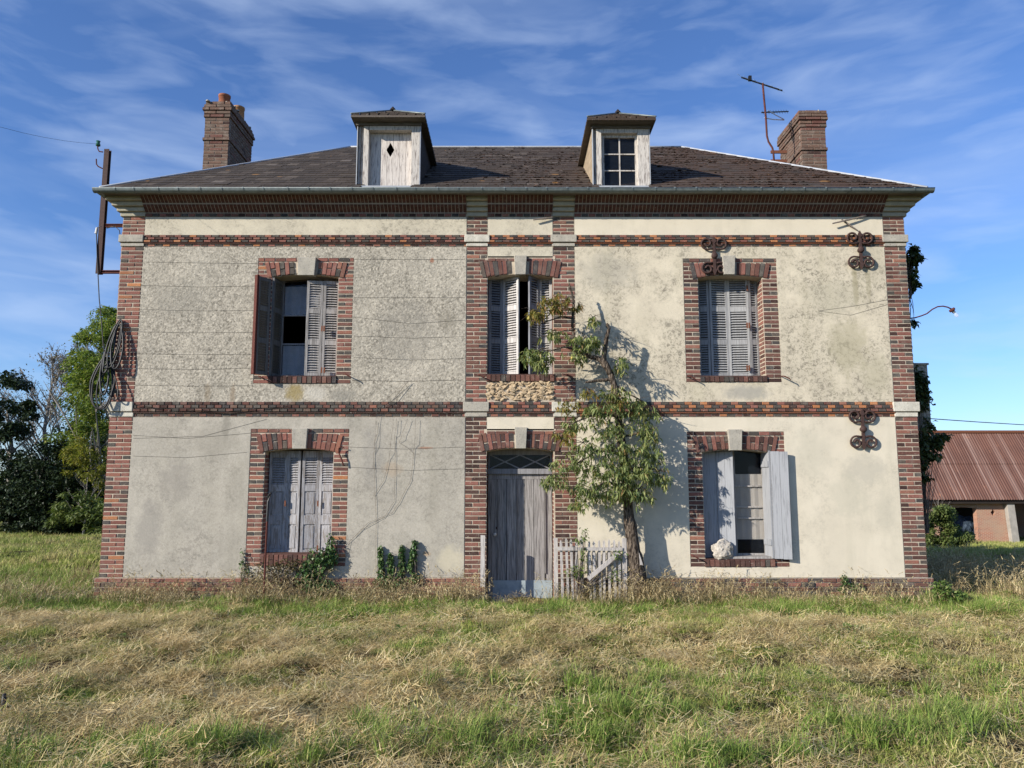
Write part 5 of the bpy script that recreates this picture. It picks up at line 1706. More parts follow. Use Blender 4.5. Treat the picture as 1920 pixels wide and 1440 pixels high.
def vnoise(x, y, s):
    x = np.asarray(x) * s + 31.7; y = np.asarray(y) * s + 12.3
    xi = np.floor(x).astype(int); yi = np.floor(y).astype(int); fx = x - xi; fy = y - yi
    fx = fx * fx * (3 - 2 * fx); fy = fy * fy * (3 - 2 * fy)
    g = lambda a, b: _G[a % 64, b % 64]
    return (g(xi, yi) * (1 - fx) + g(xi + 1, yi) * fx) * (1 - fy) + (g(xi, yi + 1) * (1 - fx) + g(xi + 1, yi + 1) * fx) * fy
def sample(n, x0, x1, y0, y1, dens=None):
    x = rng.uniform(x0, x1, n); y = rng.uniform(y0, y1, n)
    m = np.ones(n, bool)
    m &= ~((x > XQLo - .02) & (x < XQRo + .02) & (y > -.04) & (y < HOUSE_D + .5))
    m &= np.abs(x) < (y + CAM_D) * .80 + 2.6
    if dens is not None: m &= rng.uniform(size=n) < dens(x, y)
    return x[m], y[m]
def place(name, srcs, x, y, smin, smax, zoff=0.0, tilt=.12, label=None, aniso=None):
    n = len(x); z = ground_z(x, y) + zoff
    rots = np.stack([rng.normal(0, tilt, n), rng.normal(0, tilt, n), rng.uniform(0, 6.28, n)], 1)
    s = rng.uniform(smin, smax, n)
    sc = np.stack([s, s, s * (1 if aniso is None else aniso(x, y))], 1)
    return scatter(name, srcs, np.stack([x, y, z], 1), rots, sc, rng.integers(0, len(srcs), n), label)
short = [blades(120, .14, .062, .0044, .85, M_GR, 's', seed=i) for i in range(5)]
hay = [blades(150, .20, .105, .0032, 1.3, M_HAY, 'h', flat=1.0, seed=20 + i) for i in range(5)]
longg = [blades(56, .10, .27, .0075, .22, M_GRL, 'l', seed=40 + i, seg=4) for i in range(4)]
mid_ = [blades(80, .14, .15, .0058, .45, M_GRL, 'm', seed=60 + i) for i in range(4)]
dry = [blades(20, .15, .55, .0045, .38, M_DRY, 'd', seed=80 + i, seg=4, head=True) for i in range(5)]
scrub = [blades(60, .16, .24, .005, .8, M_DRY, 'c', seed=100 + i, seg=4) for i in range(4)]
x, y = sample(30000, -12, 12, -8.2, 1.5, lambda x, y: np.clip(.62 + .55 * vnoise(x, y, 2.7) + .3 * vnoise(x, y, 6.1), .06, 1))
place('meadow_grass', short, x, y, .5, 1.35, label='short green and straw coloured meadow grass', aniso=lambda x, y: np.clip(1 + .45 * vnoise(x, y, 3.3), .35, 2.0))
x, y = sample(10500, -12, 12, -8.2, .6, lambda x, y: np.clip(.26 + .45 * vnoise(x, y, .55) + .55 * vnoise(x, y, 2.1) - .10 * (x > 1) + .10 * (x < -1.5) - .25 * (y > -1.8), .06, 1))
place('cut_hay', hay, x, y, .6, 1.25, .02, .2, 'dry cut hay lying in swathes on the meadow')
straw = [blades(60, .16, .075, .0036, 1.3, M_HAY, 'w', flat=1.0, seed=120 + i) for i in range(4)]
x, y = sample(7600, -12, 12, -8.2, -.3, lambda x, y: np.clip(.55 + .3 * vnoise(x, y, 1.7), .15, 1))
place('loose_straw', straw, x, y, .6, 1.5, .028, .25, 'loose dry straw scattered over the whole meadow')
x, y = sample(7600, -12, 12, -8.2, 1.0, lambda x, y: np.clip(.05 + .45 * vnoise(x, y, .8) + .4 * vnoise(x, y, 2.6) + .18 * (y > -2.2), 0, 1))
place('green_grass', mid_, x, y, .3, .8, 0, .2, 'greener tufts of meadow grass')
# long fresh tufts in the foreground
spots = [(.5, -6.5, .75, .35, 70), (-.2, -7.0, .5, .3, 30), (-1.75, -7.2, .8, .25, 40), (-2.9, -7.3, .4, .2, 16), (.9, -7.3, .9, .2, 36), (2.2, -6.9, .5, .25, 28), (-.25, -5.6, .4, .2, 8), (3.2, -6.6, .5, .3, 26), (-.85, -6.6, .35, .3, 12), (-3.6, -7.2, .4, .3, 16), (.75, -5.5, .6, .3, 10), (1.6, -5.6, .6, .3, 14), (-4.4, -5.0, .25, .2, 8), (3.6, -5.8, .6, .5, 16), (4.6, -5.2, .8, .6, 20)]
X_, Y_ = [], []
for (a, b, sx, sy, n) in spots:
    X_.append(rng.normal(a, sx * .5, n)); Y_.append(rng.normal(b, sy * .5, n))
x, y = np.concatenate(X_), np.concatenate(Y_)
place('long_grass', longg, x, y, .5, .9, 0, .12, 'long fresh green grass tufts in the foreground')
# tall dry grass and scrub along the foot of the wall
def foot(n, y0=-.75, y1=-.08):
    x = rng.uniform(-8.5, 8.5, n); y = rng.uniform(y0, y1, n)
    m = ~((x > -.55) & (x < .62) & (y > -.62)); return x[m], y[m]
x, y = foot(230)
k = rng.uniform(size=len(x)) < np.clip(.34 + .5 * vnoise(x, y * .2, 1.1) + .35 * (np.abs(x - 1.9) < .9) + .3 * (np.abs(x + .9) < .5) + .3 * (np.abs(x + 3.7) < .8), .05, 1)
place('dry_grass', dry, x[k], y[k], .6, 1.05, 0, .15, 'tall dry grass stalks with seed heads along the foot of the wall')
x, y = foot(300, -1.1)
k = rng.uniform(size=len(x)) < np.clip(.5 + .4 * vnoise(x, y, 1.2), .1, 1)
place('dry_scrub', scrub, x[k], y[k], .35, .8, 0, .3, 'tangled brown grass along the foot of the wall')
x, y = foot(1500, -1.6)
place('wall_foot_grass', mid_[:], x, y, .5, 1.25, 0, .25, 'uncut green grass in front of the wall')
# scrub clumps where the photograph shows them against the wall
X_, Y_ = [], []
for (px, n, w_) in ((250, 26, .5), (330, 12, .3), (470, 30, .35), (520, 40, .4), (660, 34, .4), (720, 40, .35), (790, 22, .4), (850, 40, .3), (900, 26, .2), (1090, 26, .4), (1200, 60, .3), (1240, 30, .3), (1330, 14, .3), (1380, 16, .35), (1500, 12, .5), (1650, 10, .4), (1440, 14, .4)):
    cx0 = PX(px, 1100, -.3)
    X_.append(rng.normal(cx0, w_ * .6, n)); Y_.append(rng.uniform(-.62, -.12, n))
x, y = np.concatenate(X_), np.concatenate(Y_)
k = ~((x > -.45) & (x < .55))
place('dry_grass', dry + scrub[:1] + mid_[:2], x[k], y[k], .5, 1.1, 0, .22, 'thick tufts of dead grass and stalks against the plinth')
# small broad leaved weeds
def rosette(seed):
    r = random.Random(seed); V, F = [], []
    for i in range(9):
        a = 6.283 * i / 9 + r.uniform(-.3, .3); L = r.uniform(.05, .10); w = L * r.uniform(.18, .28); el = r.uniform(.15, .8)
        d = Vector((math.cos(a) * math.cos(el), math.sin(a) * math.cos(el), math.sin(el))); sd_ = Vector((-math.sin(a), math.cos(a), 0))
        p0 = Vector((0, 0, .005)); b = len(V)
        V += [tuple(p0), tuple(p0 + d * L * .5 + sd_ * w), tuple(p0 + d * L * .5 - sd_ * w), tuple(p0 + d * L - Vector((0, 0, L * .25)))]
        F.append((b, b + 2, b + 3, b + 1))
    return bpy.data.objects.new('r', np_mesh('weed_leaves', V, F, M_SHRUB))
ros = [rosette(i) for i in range(4)]
x, y = sample(2600, -8.5, 8.5, -8.0, -.3, lambda x, y: np.clip(.22 + .4 * vnoise(x, y, 1.1), 0, 1))
place('meadow_weeds', ros, x, y, .5, 1.25, .01, .2, 'small broad leaved weeds in the grass')
# far fields left and right
fs = [blades(60, .30, .16, .014, .5, M_GR, 'f', seed=140 + i, seg=2) for i in range(4)]
x, y = sample(26000, -32, 44, 1.0, 36, lambda x, y: np.where((x < -5.5) | (x > 5.5), 1, 0.0))
place('field_grass', fs, x, y, .5, 1.2, 0, .1, 'mown field grass beside and behind the house')
x, y = sample(900, 6.2, 15, .2, 4.5); 
place('rank_grass', dry + scrub, x, y, .7, 1.2, 0, .2, 'rank dry grass beside the right flank')
x, y = sample(800, -12, -6.4, -.8, 3.0)
place('rank_grass', scrub + mid_, x, y, .9, 1.8, 0, .2, 'rank grass beside the left corner')

# ------------------------------------------------------------------ leaves
def leaf_cloud(name, centers, mat, L, Wd, parent=None, droop=.5, kind='stuff', seed=1, label=None, tuft=0):
    """centers: array n x 3 of leaf bases"""
    r = np.random.default_rng(seed)
    c = np.asarray(centers)
    if tuft:
        c = np.repeat(c[: len(c) // tuft], tuft, 0) + r.normal(0, L * .16, (len(c) // tuft * tuft, 3))
    n = len(c)
    th = r.uniform(0, 2 * math.pi, n)
    el = r.normal(-droop, .45, n)
    d = np.stack([np.cos(th) * np.cos(el), np.sin(th) * np.cos(el), np.sin(el)], 1)
    up = np.stack([r.normal(0, .5, n), r.normal(0, .5, n), np.ones(n)], 1)
    s = np.cross(d, up); s /= np.linalg.norm(s, axis=1)[:, None]
    nn = np.cross(s, d)
    ll = (L * r.uniform(.6, 1.3, n))[:, None]; ww = (Wd * r.uniform(.7, 1.25, n))[:, None]
    p0 = c; p1 = c + d * ll * .45 + s * ww * .5 + nn * ww * .18; p2 = c + d * ll * .45 - s * ww * .5 + nn * ww * .18
    pm = c + d * ll * .5; p3 = c + d * ll - nn * ll * .15 - np.array([0, 0, 1]) * ll * .12
    V = np.stack([p0, p1, pm, p2, p3], 1).reshape(-1, 3)
    b = (np.arange(n) * 5)[:, None]
    F = np.concatenate([b + np.array([[0, 2, 1]]), b + np.array([[1, 2, 4]]), b + np.array([[0, 3, 2]]), b + np.array([[3, 4, 2]])], 0)
    o = link(name, np_mesh(name, V, F, mat), parent)
    return tag(o, label, kind=kind)
def blob_points(blobs, per, seed=3, hollow=.0):
    r = np.random.default_rng(seed); out_ = []
    for (cx, cy, cz, rx, ry, rz, *k) in blobs:
        n = int(per * (k[0] if k else 1) )
        q = r.normal(size=(n, 3)); q /= np.linalg.norm(q, axis=1)[:, None]
        q *= (r.uniform(hollow, 1, n) ** (1 / 2.2))[:, None]
        out_.append(q * np.array([rx, ry, rz]) + np.array([cx, cy, cz]))
    return np.concatenate(out_)

# ------------------------------------------------------------------ pear tree trained against the wall
pear = thing('pear_tree', P3(1192, 1095, -.28), 'gnarled old pear tree with drooping green leaves against the cream wall', 'tree')
def limb(pts, rad, n=9, mat=M_BARK, parent=pear, name='limb', wob=.008):
    q, rr = [], []
    for i in range(len(pts) - 1):
        for k in range(4):
            t = k / 4
            a_, b_ = P3(*pts[i]), P3(*pts[i + 1])
            q.append(a_.lerp(b_, t) + Vector((random.uniform(-wob, wob), random.uniform(-wob, wob), random.uniform(-wob, wob))))
            rr.append((rad[i] * (1 - t) + rad[i + 1] * t) * random.uniform(.9, 1.12))
    q.append(P3(*pts[-1])); rr.append(rad[-1])
    mb = MB(); mb.tube(q, rr, n); return obj(name, mb, mat, parent, True)
limb([(1200, 1112, -.30), (1193, 1060, -.29), (1184, 1010, -.28), (1178, 960, -.28), (1174, 900, -.30), (1168, 850, -.32), (1162, 800, -.34), (1157, 760, -.36), (1152, 725, -.38), (1142, 695, -.40), (1125, 674, -.40), (1105, 668, -.40), (1085, 655, -.40)],
     [.155, .115, .094, .082, .072, .066, .06, .055, .052, .048, .04, .033, .028], 12, name='trunk')
limb([(1144, 700, -.40), (1132, 672, -.40), (1136, 645, -.42), (1141, 615, -.43), (1137, 607, -.43)], [.05, .04, .032, .028, .022])
limb([(1085, 656, -.40), (1076, 640, -.38), (1073, 600, -.36), (1075, 565, -.34), (1070, 540, -.33), (1066, 531, -.33)], [.028, .024, .022, .018, .016, .012])
limb([(1076, 598, -.36), (1050, 594, -.45), (1020, 605, -.5), (1004, 612, -.52)], [.016, .012, .008, .004])
limb([(1078, 618, -.37), (1050, 622, -.45), (1030, 632, -.5), (1016, 630, -.5)], [.014, .010, .007, .003])
limb([(1088, 658, -.40), (1060, 650, -.45), (1020, 662, -.52), (985, 668, -.55)], [.02, .015, .01, .004])
limb([(1152, 712, -.38), (1130, 712, -.42), (1108, 716, -.45), (1098, 717, -.45)], [.032, .024, .018, .014])
limb([(1152, 720, -.38), (1175, 735, -.4), (1210, 755, -.42), (1228, 770, -.42)], [.02, .016, .01, .005])
limb([(1160, 780, -.35), (1120, 775, -.45), (1085, 790, -.5), (1055, 800, -.5)], [.025, .018, .012, .005])
limb([(1165, 820, -.35), (1200, 810, -.42), (1235, 800, -.45)], [.022, .014, .006])
limb([(1168, 850, -.33), (1120, 845, -.5), (1080, 870, -.55), (1040, 890, -.6)], [.026, .018, .012, .005])
limb([(1170, 880, -.32), (1210, 875, -.45), (1250, 885, -.5)], [.024, .016, .006])
limb([(1174, 910, -.31), (1130, 905, -.5), (1095, 925, -.6)], [.022, .014, .006]); limb([(1176, 925, -.3), (1195, 930, -.45), (1205, 940, -.5)], [.014, .01, .005])
def pblob(px, py, y, rx, rz, dens=1.0, ry=.2):
    c = P3(px, py, y); s = 12.0 / 1443
    return (c.x, c.y, c.z, rx * s, ry, rz * s, dens)
GB = [(1040, 625, -.5, 26, 10, .35), (1115, 600, -.42, 14, 10, .35), (1100, 640, -.45, 36, 16, 1.1), (1085, 662, -.42, 30, 14, .7), (1002, 664, -.55, 34, 14, 1.0), (1020, 685, -.55, 18, 10, .35), (1165, 680, -.4, 16, 16, .35),
      (1155, 738, -.42, 34, 20, 1.0), (1130, 765, -.45, 40, 18, 1.2), (1190, 765, -.42, 30, 20, .9), (1215, 775, -.42, 22, 20, .6), (1080, 790, -.5, 34, 16, .6), (1140, 800, -.45, 44, 20, 1.2),
      (1215, 812, -.42, 24, 22, .8), (1095, 835, -.5, 36, 20, .8), (1160, 845, -.5, 40, 24, 1.3), (1215, 850, -.45, 34, 24, 1.0), (1070, 868, -.55, 36, 16, .9), (1130, 880, -.55, 44, 22, 1.4), (1190, 885, -.5, 46, 24, 1.5),
      (1235, 890, -.48, 26, 22, .8), (1040, 898, -.6, 24, 12, .6), (1095, 915, -.58, 38, 20, 1.1), (1150, 920, -.5, 40, 20, 1.2), (1195, 925, -.48, 32, 18, .9), (1085, 940, -.55, 18, 10, .4)]
YB_ = [(1040, 570, -.5, 34, 20, 1.0), (1000, 590, -.52, 24, 12, .6), (1085, 575, -.42, 14, 8, .25), (1065, 760, -.5, 24, 14, .5), (1060, 815, -.5, 22, 18, .5), (1150, 750, -.5, 20, 12, .3), (1105, 735, -.5, 18, 10, .25)]
pts = blob_points([pblob(b[0], b[1] + 4, b[2], b[3] * 1.04, b[4] * 1.05, b[5], ) for b in GB], 340, 5)
r_ = np.random.default_rng(1); r_.shuffle(pts)
leaf_cloud('crown', pts, M_PEAR, .092, .024, pear, .75, seed=11, tuft=7)
pts = blob_points([pblob(*b) for b in YB_], 330, 6)
r_.shuffle(pts)
leaf_cloud('crown', pts, M_PEAR_Y, .09, .023, pear, .75, seed=12, tuft=7, label='yellowing leaves near the upper middle window')
# twigs inside the crown
tw = MB()
for b in GB + YB_:
    c = P3(b[0], b[1], b[2])
    for k in range(7):
        e = c + Vector((random.uniform(-1, 1) * b[3], 0, random.uniform(-1, 1) * b[4])) * (12 / 1443) + Vector((0, random.uniform(-.15, .12), 0))
        s_ = c + Vector((random.uniform(-.03, .03), 0.05, .05)); m2 = s_.lerp(e, .5) + Vector((0, 0, random.uniform(0, .05)))
        tw.tube([s_, m2, e], [.006, .004, .002], 4)
tag(obj('twigs', tw, M_BARK, pear), kind='stuff')
fr_ = MB()
def fruit(px, py, y, r, name='pear'):
    c = P3(px, py, y); mb = MB()
    mb.tube([c + Vector((0, 0, r * 1.5)), c + Vector((0, 0, r * 1.2)), c + Vector((0, 0, r * .4)), c - Vector((0, 0, r * .3)), c - Vector((0, 0, r * .85)), c - Vector((0, 0, r))], [.003, r * .4, r * .85, r, r * .55, r * .1], 10)
    obj(name, mb, M_FRUIT, pear, True)
M_FRUIT = simple('yellow_pear_skin', (0.40, 0.33, 0.08), .45, .4, 0, .2)
fruit(991.5, 597, -.58, .026); fruit(1073, 671, -.5, .026); fruit(1020, 683, -.6, .02)

# ------------------------------------------------------------------ picket gate and posts
YG = -.30
gate = thing('picket_gate', P3(1110, 1115, YG), 'broken silver grey picket gate leaning between the door and the pear tree', 'gate')
pk = [1052, 1062, 1071, 1081, 1091, 1105, 1114, 1124, 1133, 1142.5, 1152, 1161.5]
for i, px in enumerate(pk):
    a, b = PX(px - 2.3, 1060, YG), PX(px + 2.3, 1060, YG)
    zt_, zb_ = PZ(1010 + random.uniform(-2, 3) + (2 if i > 4 else 0), YG), PZ(1124, YG)
    mb = MB(); sk = random.uniform(-.012, .012) - (.02 if i < 3 else 0)
    mb.prism([(a - sk, zb_), (b - sk, zb_), (b, zt_ - .04), ((a + b) / 2, zt_), (a, zt_ - .04)], YG - .010, YG + .010)
    obj('picket', mb, M_PICKET, gate)
mb = MB(); mb.box(PX(1167, 1060, YG), PX(1175, 1060, YG), YG - .025, YG + .02, PZ(1124, YG), PZ(1009, YG)); obj('stile', mb, M_PICKET, gate)
mb = MB(); a, b = P(1045, 1026, YG - .03), P(1167, 1032, YG - .03)
mb.prism([(a[0], b[1]), (b[0], b[1] - .005), (b[0], a[1] - .005), (a[0], a[1])], YG - .045, YG - .013); obj('rail', mb, M_PICKET, gate)
mb = MB(); a, b = P3(1102, 1085, YG - .035), P3(1160, 1037, YG - .035); d = (b - a).normalized(); nn = Vector((-d.z, 0, d.x)) * .03
mb.prism([((a - nn).x, (a - nn).z), ((b - nn).x, (b - nn).z), ((b + nn).x, (b + nn).z), ((a + nn).x, (a + nn).z)][::1], YG - .078, YG - .047); obj('brace', mb, M_PICKET, gate)
def board(px0, px1, pt, pb_, Y, label, tilt=0):
    mb = MB(); a, b = PX(px0, (pt + pb_) / 2, Y), PX(px1, (pt + pb_) / 2, Y)
    mb.prism([(a, PZ(pb_, Y)), (b, PZ(pb_, Y)), (b + tilt, PZ(pt, Y)), (a + tilt, PZ(pt, Y) + .006)], Y - .02, Y + .02)
    return tag(obj('gate_post', mb, M_PICKET, None), label, 'post')
board(901, 909.5, 1004, 1100, -.12, 'grey wooden post standing against the bricks left of the front door')
board(1038.5, 1046, 1009, 1125, -.20, 'reddish grey wooden gate post right of the front door, beside the picket gate')
mb = MB(); a, b = P3(1199, 1048, -.42), P3(1208, 1060, -.36); mb.prism([(P3(1200, 1059, -.4).x, P3(1200, 1059, -.4).z), (P3(1206, 1060, -.4).x, P3(1206, 1060, -.4).z), (P3(1198, 1036, -.4).x, P3(1198, 1036, -.4).z)], -.405, -.39)
tag(obj('wood_splinter', mb, M_PICKET, None), 'pale pointed wood splinter stuck against the pear trunk', 'wood')

# iron stake in front of the lower left window
st = thing('iron_stake', P3(495, 1140, -.55), 'rusty iron stake with a black top leaning before the lower left window', 'stake')
mb = MB(); mb.tube([P3(494, 1140, -.55), P3(497, 1060, -.5), P3(501, 975, -.45)], .015, 6); obj('shaft', mb, M_RUST, st)
mb = MB(); mb.tube([P3(501, 978, -.45), P3(503, 940, -.42), P3(505, 928, -.42), P3(508, 924, -.42)], [.018, .02, .024, .018], 6); obj('top', mb, M_BLACK, st)
# pale rock on the sill of the lower right window
def rock(c, r, mat, name, label, seed, sq=(1, 1, .9)):
    bm = bmesh.new(); bmesh.ops.create_icosphere(bm, subdivisions=4, radius=1)
    for v in bm.verts:
        n_ = v.co.normalized(); k = 1 + .30 * mnoise.noise(n_ * 1.6 + Vector((seed, 0, 0))) + .16 * mnoise.noise(n_ * 4 + Vector((0, seed, 0))) + .07 * mnoise.noise(n_ * 11)
        v.co = Vector((n_.x * r * k * sq[0], n_.y * r * k * sq[1], n_.z * r * k * sq[2]))
    me = bpy.data.meshes.new(name); bm.to_mesh(me); bm.free(); me.materials.append(mat)
    o = link(name, me); o.location = c
    return tag(o, label, 'stone')
c = P3(1355, 1029, .03); rock((c.x, .03, LR['sill'] + .125), .155, M_QUARTZ, 'rock', 'rough pale flint rock standing on the lower right window sill', 3.3, (1.05, .7, .98))
# rubbish in the grass at the left edge
c = P3(14, 1248, -6.15)
mb = MB(); gz = float(ground_z(c.x, c.y))
mb.tube([Vector((c.x, c.y, gz)), Vector((c.x + .002, c.y, gz + .05)), Vector((c.x - .005, c.y, gz + .08)), Vector((c.x - .006, c.y, gz + .13))], [.032, .03, .02, .012], 8)
tag(obj('broken_bottle_neck', mb, M_BLACK, None, True), 'small dark object poking out of the hay at the left edge', 'litter')

# ------------------------------------------------------------------ ivy, brambles, small plants
def plant(name, loc, label, cat, blobs, mat, per, L, Wd, stems=5, droop=.2, seed=1, group=None, smat=M_VINE):
    t = thing(name, loc, label, cat, group)
    pts = blob_points(blobs, per, seed)
    leaf_cloud('foliage', pts, mat, L, Wd, t, droop, seed=seed)
    mb = MB(); base = Vector(loc); rr = random.Random(seed)
    for b in blobs:
        for k in range(stems):
            e = Vector((b[0] + rr.uniform(-.7, .7) * b[3], b[1] + rr.uniform(-.6, .6) * b[4], b[2] + rr.uniform(-.2, .9) * b[5]))
            s_ = base + Vector((rr.uniform(-.04, .04), rr.uniform(-.03, .03), 0)); m2 = s_.lerp(e, .5) + Vector((rr.uniform(-.04, .04), rr.uniform(-.03, .03), rr.uniform(0, .05)))
            mb.tube([s_, s_.lerp(m2, .5) + Vector((rr.uniform(-.02, .02), 0, 0)), m2, e], [.006, .005, .004, .002], 4)
    obj('stems', mb, smat, t)
    return t
def S(px, py, Y, rx, rz, ry=.08, k=1.0):
    c = P3(px, py, Y); s = (12 + Y) / 1443
    return (c.x, c.y, c.z, rx * s, ry, rz * s, k)
plant('ivy', P3(590, 1110, -.15), 'dark green ivy clump tumbling over the right half of the lower left window sill', 'climbing plant',
      [S(590, 1062, -.15, 26, 34, .10, 1.4), (*S(575, 1085, -.18, 22, 26, .1)[:6], 1.2), S(610, 1050, -.12, 22, 20), S(620, 1025, -.1, 9, 26, .06, .5), S(600, 1100, -.2, 36, 14, .1, 1.0), S(625, 1045, -.1, 10, 14, .06, .4)], M_IVY, 300, .045, .04, 8, .5, 21)
plant('bramble', P3(530, 1110, -.15), 'withered brown bramble below the left half of the lower left window', 'plant',
      [S(490, 1072, -.12, 34, 28, .1, .7), S(545, 1060, -.12, 34, 14, .08, .8), S(530, 1085, -.15, 40, 26, .12, .8)], M_DRYLEAF, 260, .045, .03, 12, .4, 22)
plant('creeper', P3(455, 1100, -.06), 'thin creeper with few leaves left of the lower left window', 'plant', [S(454, 1050, -.05, 5, 24, .03, .3), S(460, 1075, -.05, 8, 20, .03, .3)], M_IVY, 120, .04, .03, 3, .4, 23)
for i, (px, t, b, w) in enumerate(((714, 1026, 1078, 5), (732, 1038, 1084, 8), (753, 1024, 1078, 7), (777, 1013, 1070, 8))):
    bl = [S(px + (i == 3) * -2 * k, t + (b - t) * (k + .5) / 4, -.07, w * (.6 + .15 * k), (b - t) / 6, .05, .45) for k in range(4)]
    plant('ivy_shoot', P3(px, b + 20, -.06), ('thinnest and leftmost upright ivy shoot', 'second upright ivy shoot from the left, bushiest at its foot', 'third upright ivy shoot from the left', 'tallest and rightmost upright ivy shoot')[i] + ' before the lower left wall', 'ivy', bl + [S(px, b + 12, -.1, 14, 12, .08, .4)], M_IVY, 220, .045, .034, 4, .6, 30 + i, 'ivy shoots on the lower left wall')
plant('bramble', P3(1085, 1115, -.36), 'green and brown bramble growing through the picket gate', 'plant', [S(1096, 1000, -.36, 9, 16, .05, .3), S(1080, 1012, -.36, 18, 8, .04, .25), S(1094, 1045, -.38, 8, 26, .04, .4), S(1080, 1072, -.38, 24, 12, .05, .6), S(1160, 1040, -.38, 14, 10, .04, .3), S(1152, 1075, -.38, 12, 20, .04, .3)], M_SHRUB, 150, .045, .024, 5, .4, 41)
plant('weed', P3(1592, 1112, -.12), 'small dark leafed weed sprouting before the right plinth', 'plant', [S(1584, 1088, -.12, 7, 12, .05, .4), S(1604, 1102, -.12, 18, 10, .07, .5), S(1580, 1104, -.12, 8, 8, .05, .3)], M_IVY, 200, .045, .035, 5, .3, 42)
plant('shrub', P3(1775, 1150, -.55), 'fresh green young shrub at the right corner of the house', 'shrub', [S(1768, 1108, -.55, 16, 20, .15, .8), S(1785, 1125, -.55, 24, 20, .2, 1.2), S(1763, 1130, -.55, 20, 16, .2, 1.0), S(1800, 1118, -.5, 10, 14, .1, .4)], M_SHRUB, 330, .06, .035, 8, -.2, 43)
plant('dock_plant', P3(1590, 1240, -3.4), 'broad leafed dock plant in the meadow', 'plant', [(P3(1600, 1240, -3.4).x, -3.4, .05, .12, .08, .05, .4)], M_SHRUB, 90, .13, .05, 3, -.3, 44)
# climber on the right flank
def climber(loc, label, blobs, per, seed, mat=M_IVY_D, L=.085, Wd=.06):
    return plant('climber', loc, label, 'climbing plant', blobs, mat, per, L, Wd, 4, .3, seed)
cb1 = [S(1703, 500, 1.0, 16, 26, .25, .7), S(1712, 470, .9, 10, 10, .1, .3), S(1708, 530, .9, 10, 22, .2, .5), S(1715, 485, .8, 14, 8, .15, .4), S(1712, 605, .6, 8, 6, .06, .12)]
climber(P3(1704, 560, .8), 'dark climber leaves poking out behind the upper right corner', cb1, 420, 51)
cb2 = [S(1722, 730, .32, 9, 44, .05, 1.0), S(1734, 735, .36, 7, 36, .05, .5), S(1730, 800, .5, 16, 26, .2, .9), S(1748, 830, .6, 22, 16, .2, .7), S(1762, 820, .7, 16, 8, .15, .35), S(1745, 855, .5, 22, 10, .12, .35), S(1728, 850, .4, 10, 40, .1, .7), S(1733, 897, .4, 10, 6, .08, .2), S(1728, 770, .5, 8, 22, .1, .5)]
climber(P3(1735, 1000, .5), 'dark ivy climbing the pier at the right flank below the lamp', cb2, 420, 52)

# ------------------------------------------------------------------ background trees on the left
def tree(name, base, h, label, crown, mat, per, L, Wd, trunk_r, bark=M_BARK2, seed=1, branches=14, spread=.45, hollow=.2, twiggy=0, droop=.1, group='trees and bushes at the left edge of the field', multi=1, cat='tree'):
    t = thing(name, base, label, cat, group); rr = random.Random(seed); base = Vector(base)
    mb = MB(); tips = []
    for m in range(multi):
        b0 = base + Vector((rr.uniform(-.4, .4) * (multi > 1), rr.uniform(-.3, .3), -.2))
        top = base + Vector((rr.uniform(-.1, .1) * h + (m - (multi - 1) / 2) * h * .1, 0, h * rr.uniform(.85, .95)))
        tr_ = [b0.lerp(top, k / 7) + Vector((rr.uniform(-1, 1), rr.uniform(-1, 1), 0)) * .03 * h * (k > 0) * .5 for k in range(8)]
        mb.tube(tr_, [trunk_r * (1 - .85 * k / 7) for k in range(8)], 7)
        for i in range(branches):
            f0 = rr.uniform(.2, .93); p = tr_[int(f0 * 7)].lerp(tr_[min(int(f0 * 7) + 1, 7)], f0 * 7 % 1)
            a = rr.uniform(0, 6.28); ln = h * spread * (1.05 - f0) * rr.uniform(.6, 1.2) + .3
            e = p + Vector((math.cos(a) * ln * .7, math.sin(a) * ln * .7, ln * rr.uniform(.5, 1.1)))
            mid2 = p.lerp(e, .5) + Vector((0, 0, -.08 * ln))
            r0 = trunk_r * (1 - .85 * f0) * .5
            mb.tube([p, mid2, e], [r0, r0 * .6, r0 * .2], 5); tips.append((mid2, e, r0))
            for j in range(5 if twiggy else 2):
                q0 = mid2.lerp(e, rr.uniform(0, 1)); l2 = ln * .5 * rr.uniform(.5, 1.1)
                a2 = a + rr.uniform(-1.2, 1.2); e2 = q0 + Vector((math.cos(a2) * l2 * .6, math.sin(a2) * l2 * .6, l2 * rr.uniform(.3, 1.0)))
                mb.tube([q0, q0.lerp(e2, .5) + Vector((0, 0, -.03)), e2], [r0 * .4, r0 * .28, .006], 4); tips.append((q0, e2, r0 * .3))
                for j3 in range(twiggy):
                    q1 = q0.lerp(e2, rr.uniform(.2, 1)); l3 = l2 * rr.uniform(.3, .7); a3 = a2 + rr.uniform(-1.3, 1.3)
                    mb.tube([q1, q1 + Vector((math.cos(a3) * l3 * .6, math.sin(a3) * l3 * .6, l3 * rr.uniform(.3, 1)))], [.012, .007], 3)
    obj('trunk', mb, bark, t)
    pts = blob_points(crown, per, seed, hollow)
    if twiggy:
        ends = [t_[1] for t_ in tips]
        pts = np.array([tuple(ends[rr.randrange(len(ends))] + Vector((rr.gauss(0, .18), rr.gauss(0, .18), rr.gauss(0, .18)))) for _ in range(4200)])
    leaf_cloud('crown', pts, mat, L, Wd, t, droop, seed=seed + 5)
    return t
def cr(px, py, Y, rx, rz, ry=1.0, k=1.0):
    c = P3(px, py, Y); s = (CAM_D + Y) / 1443
    return (c.x, c.y, c.z, rx * s, ry, rz * s, k)
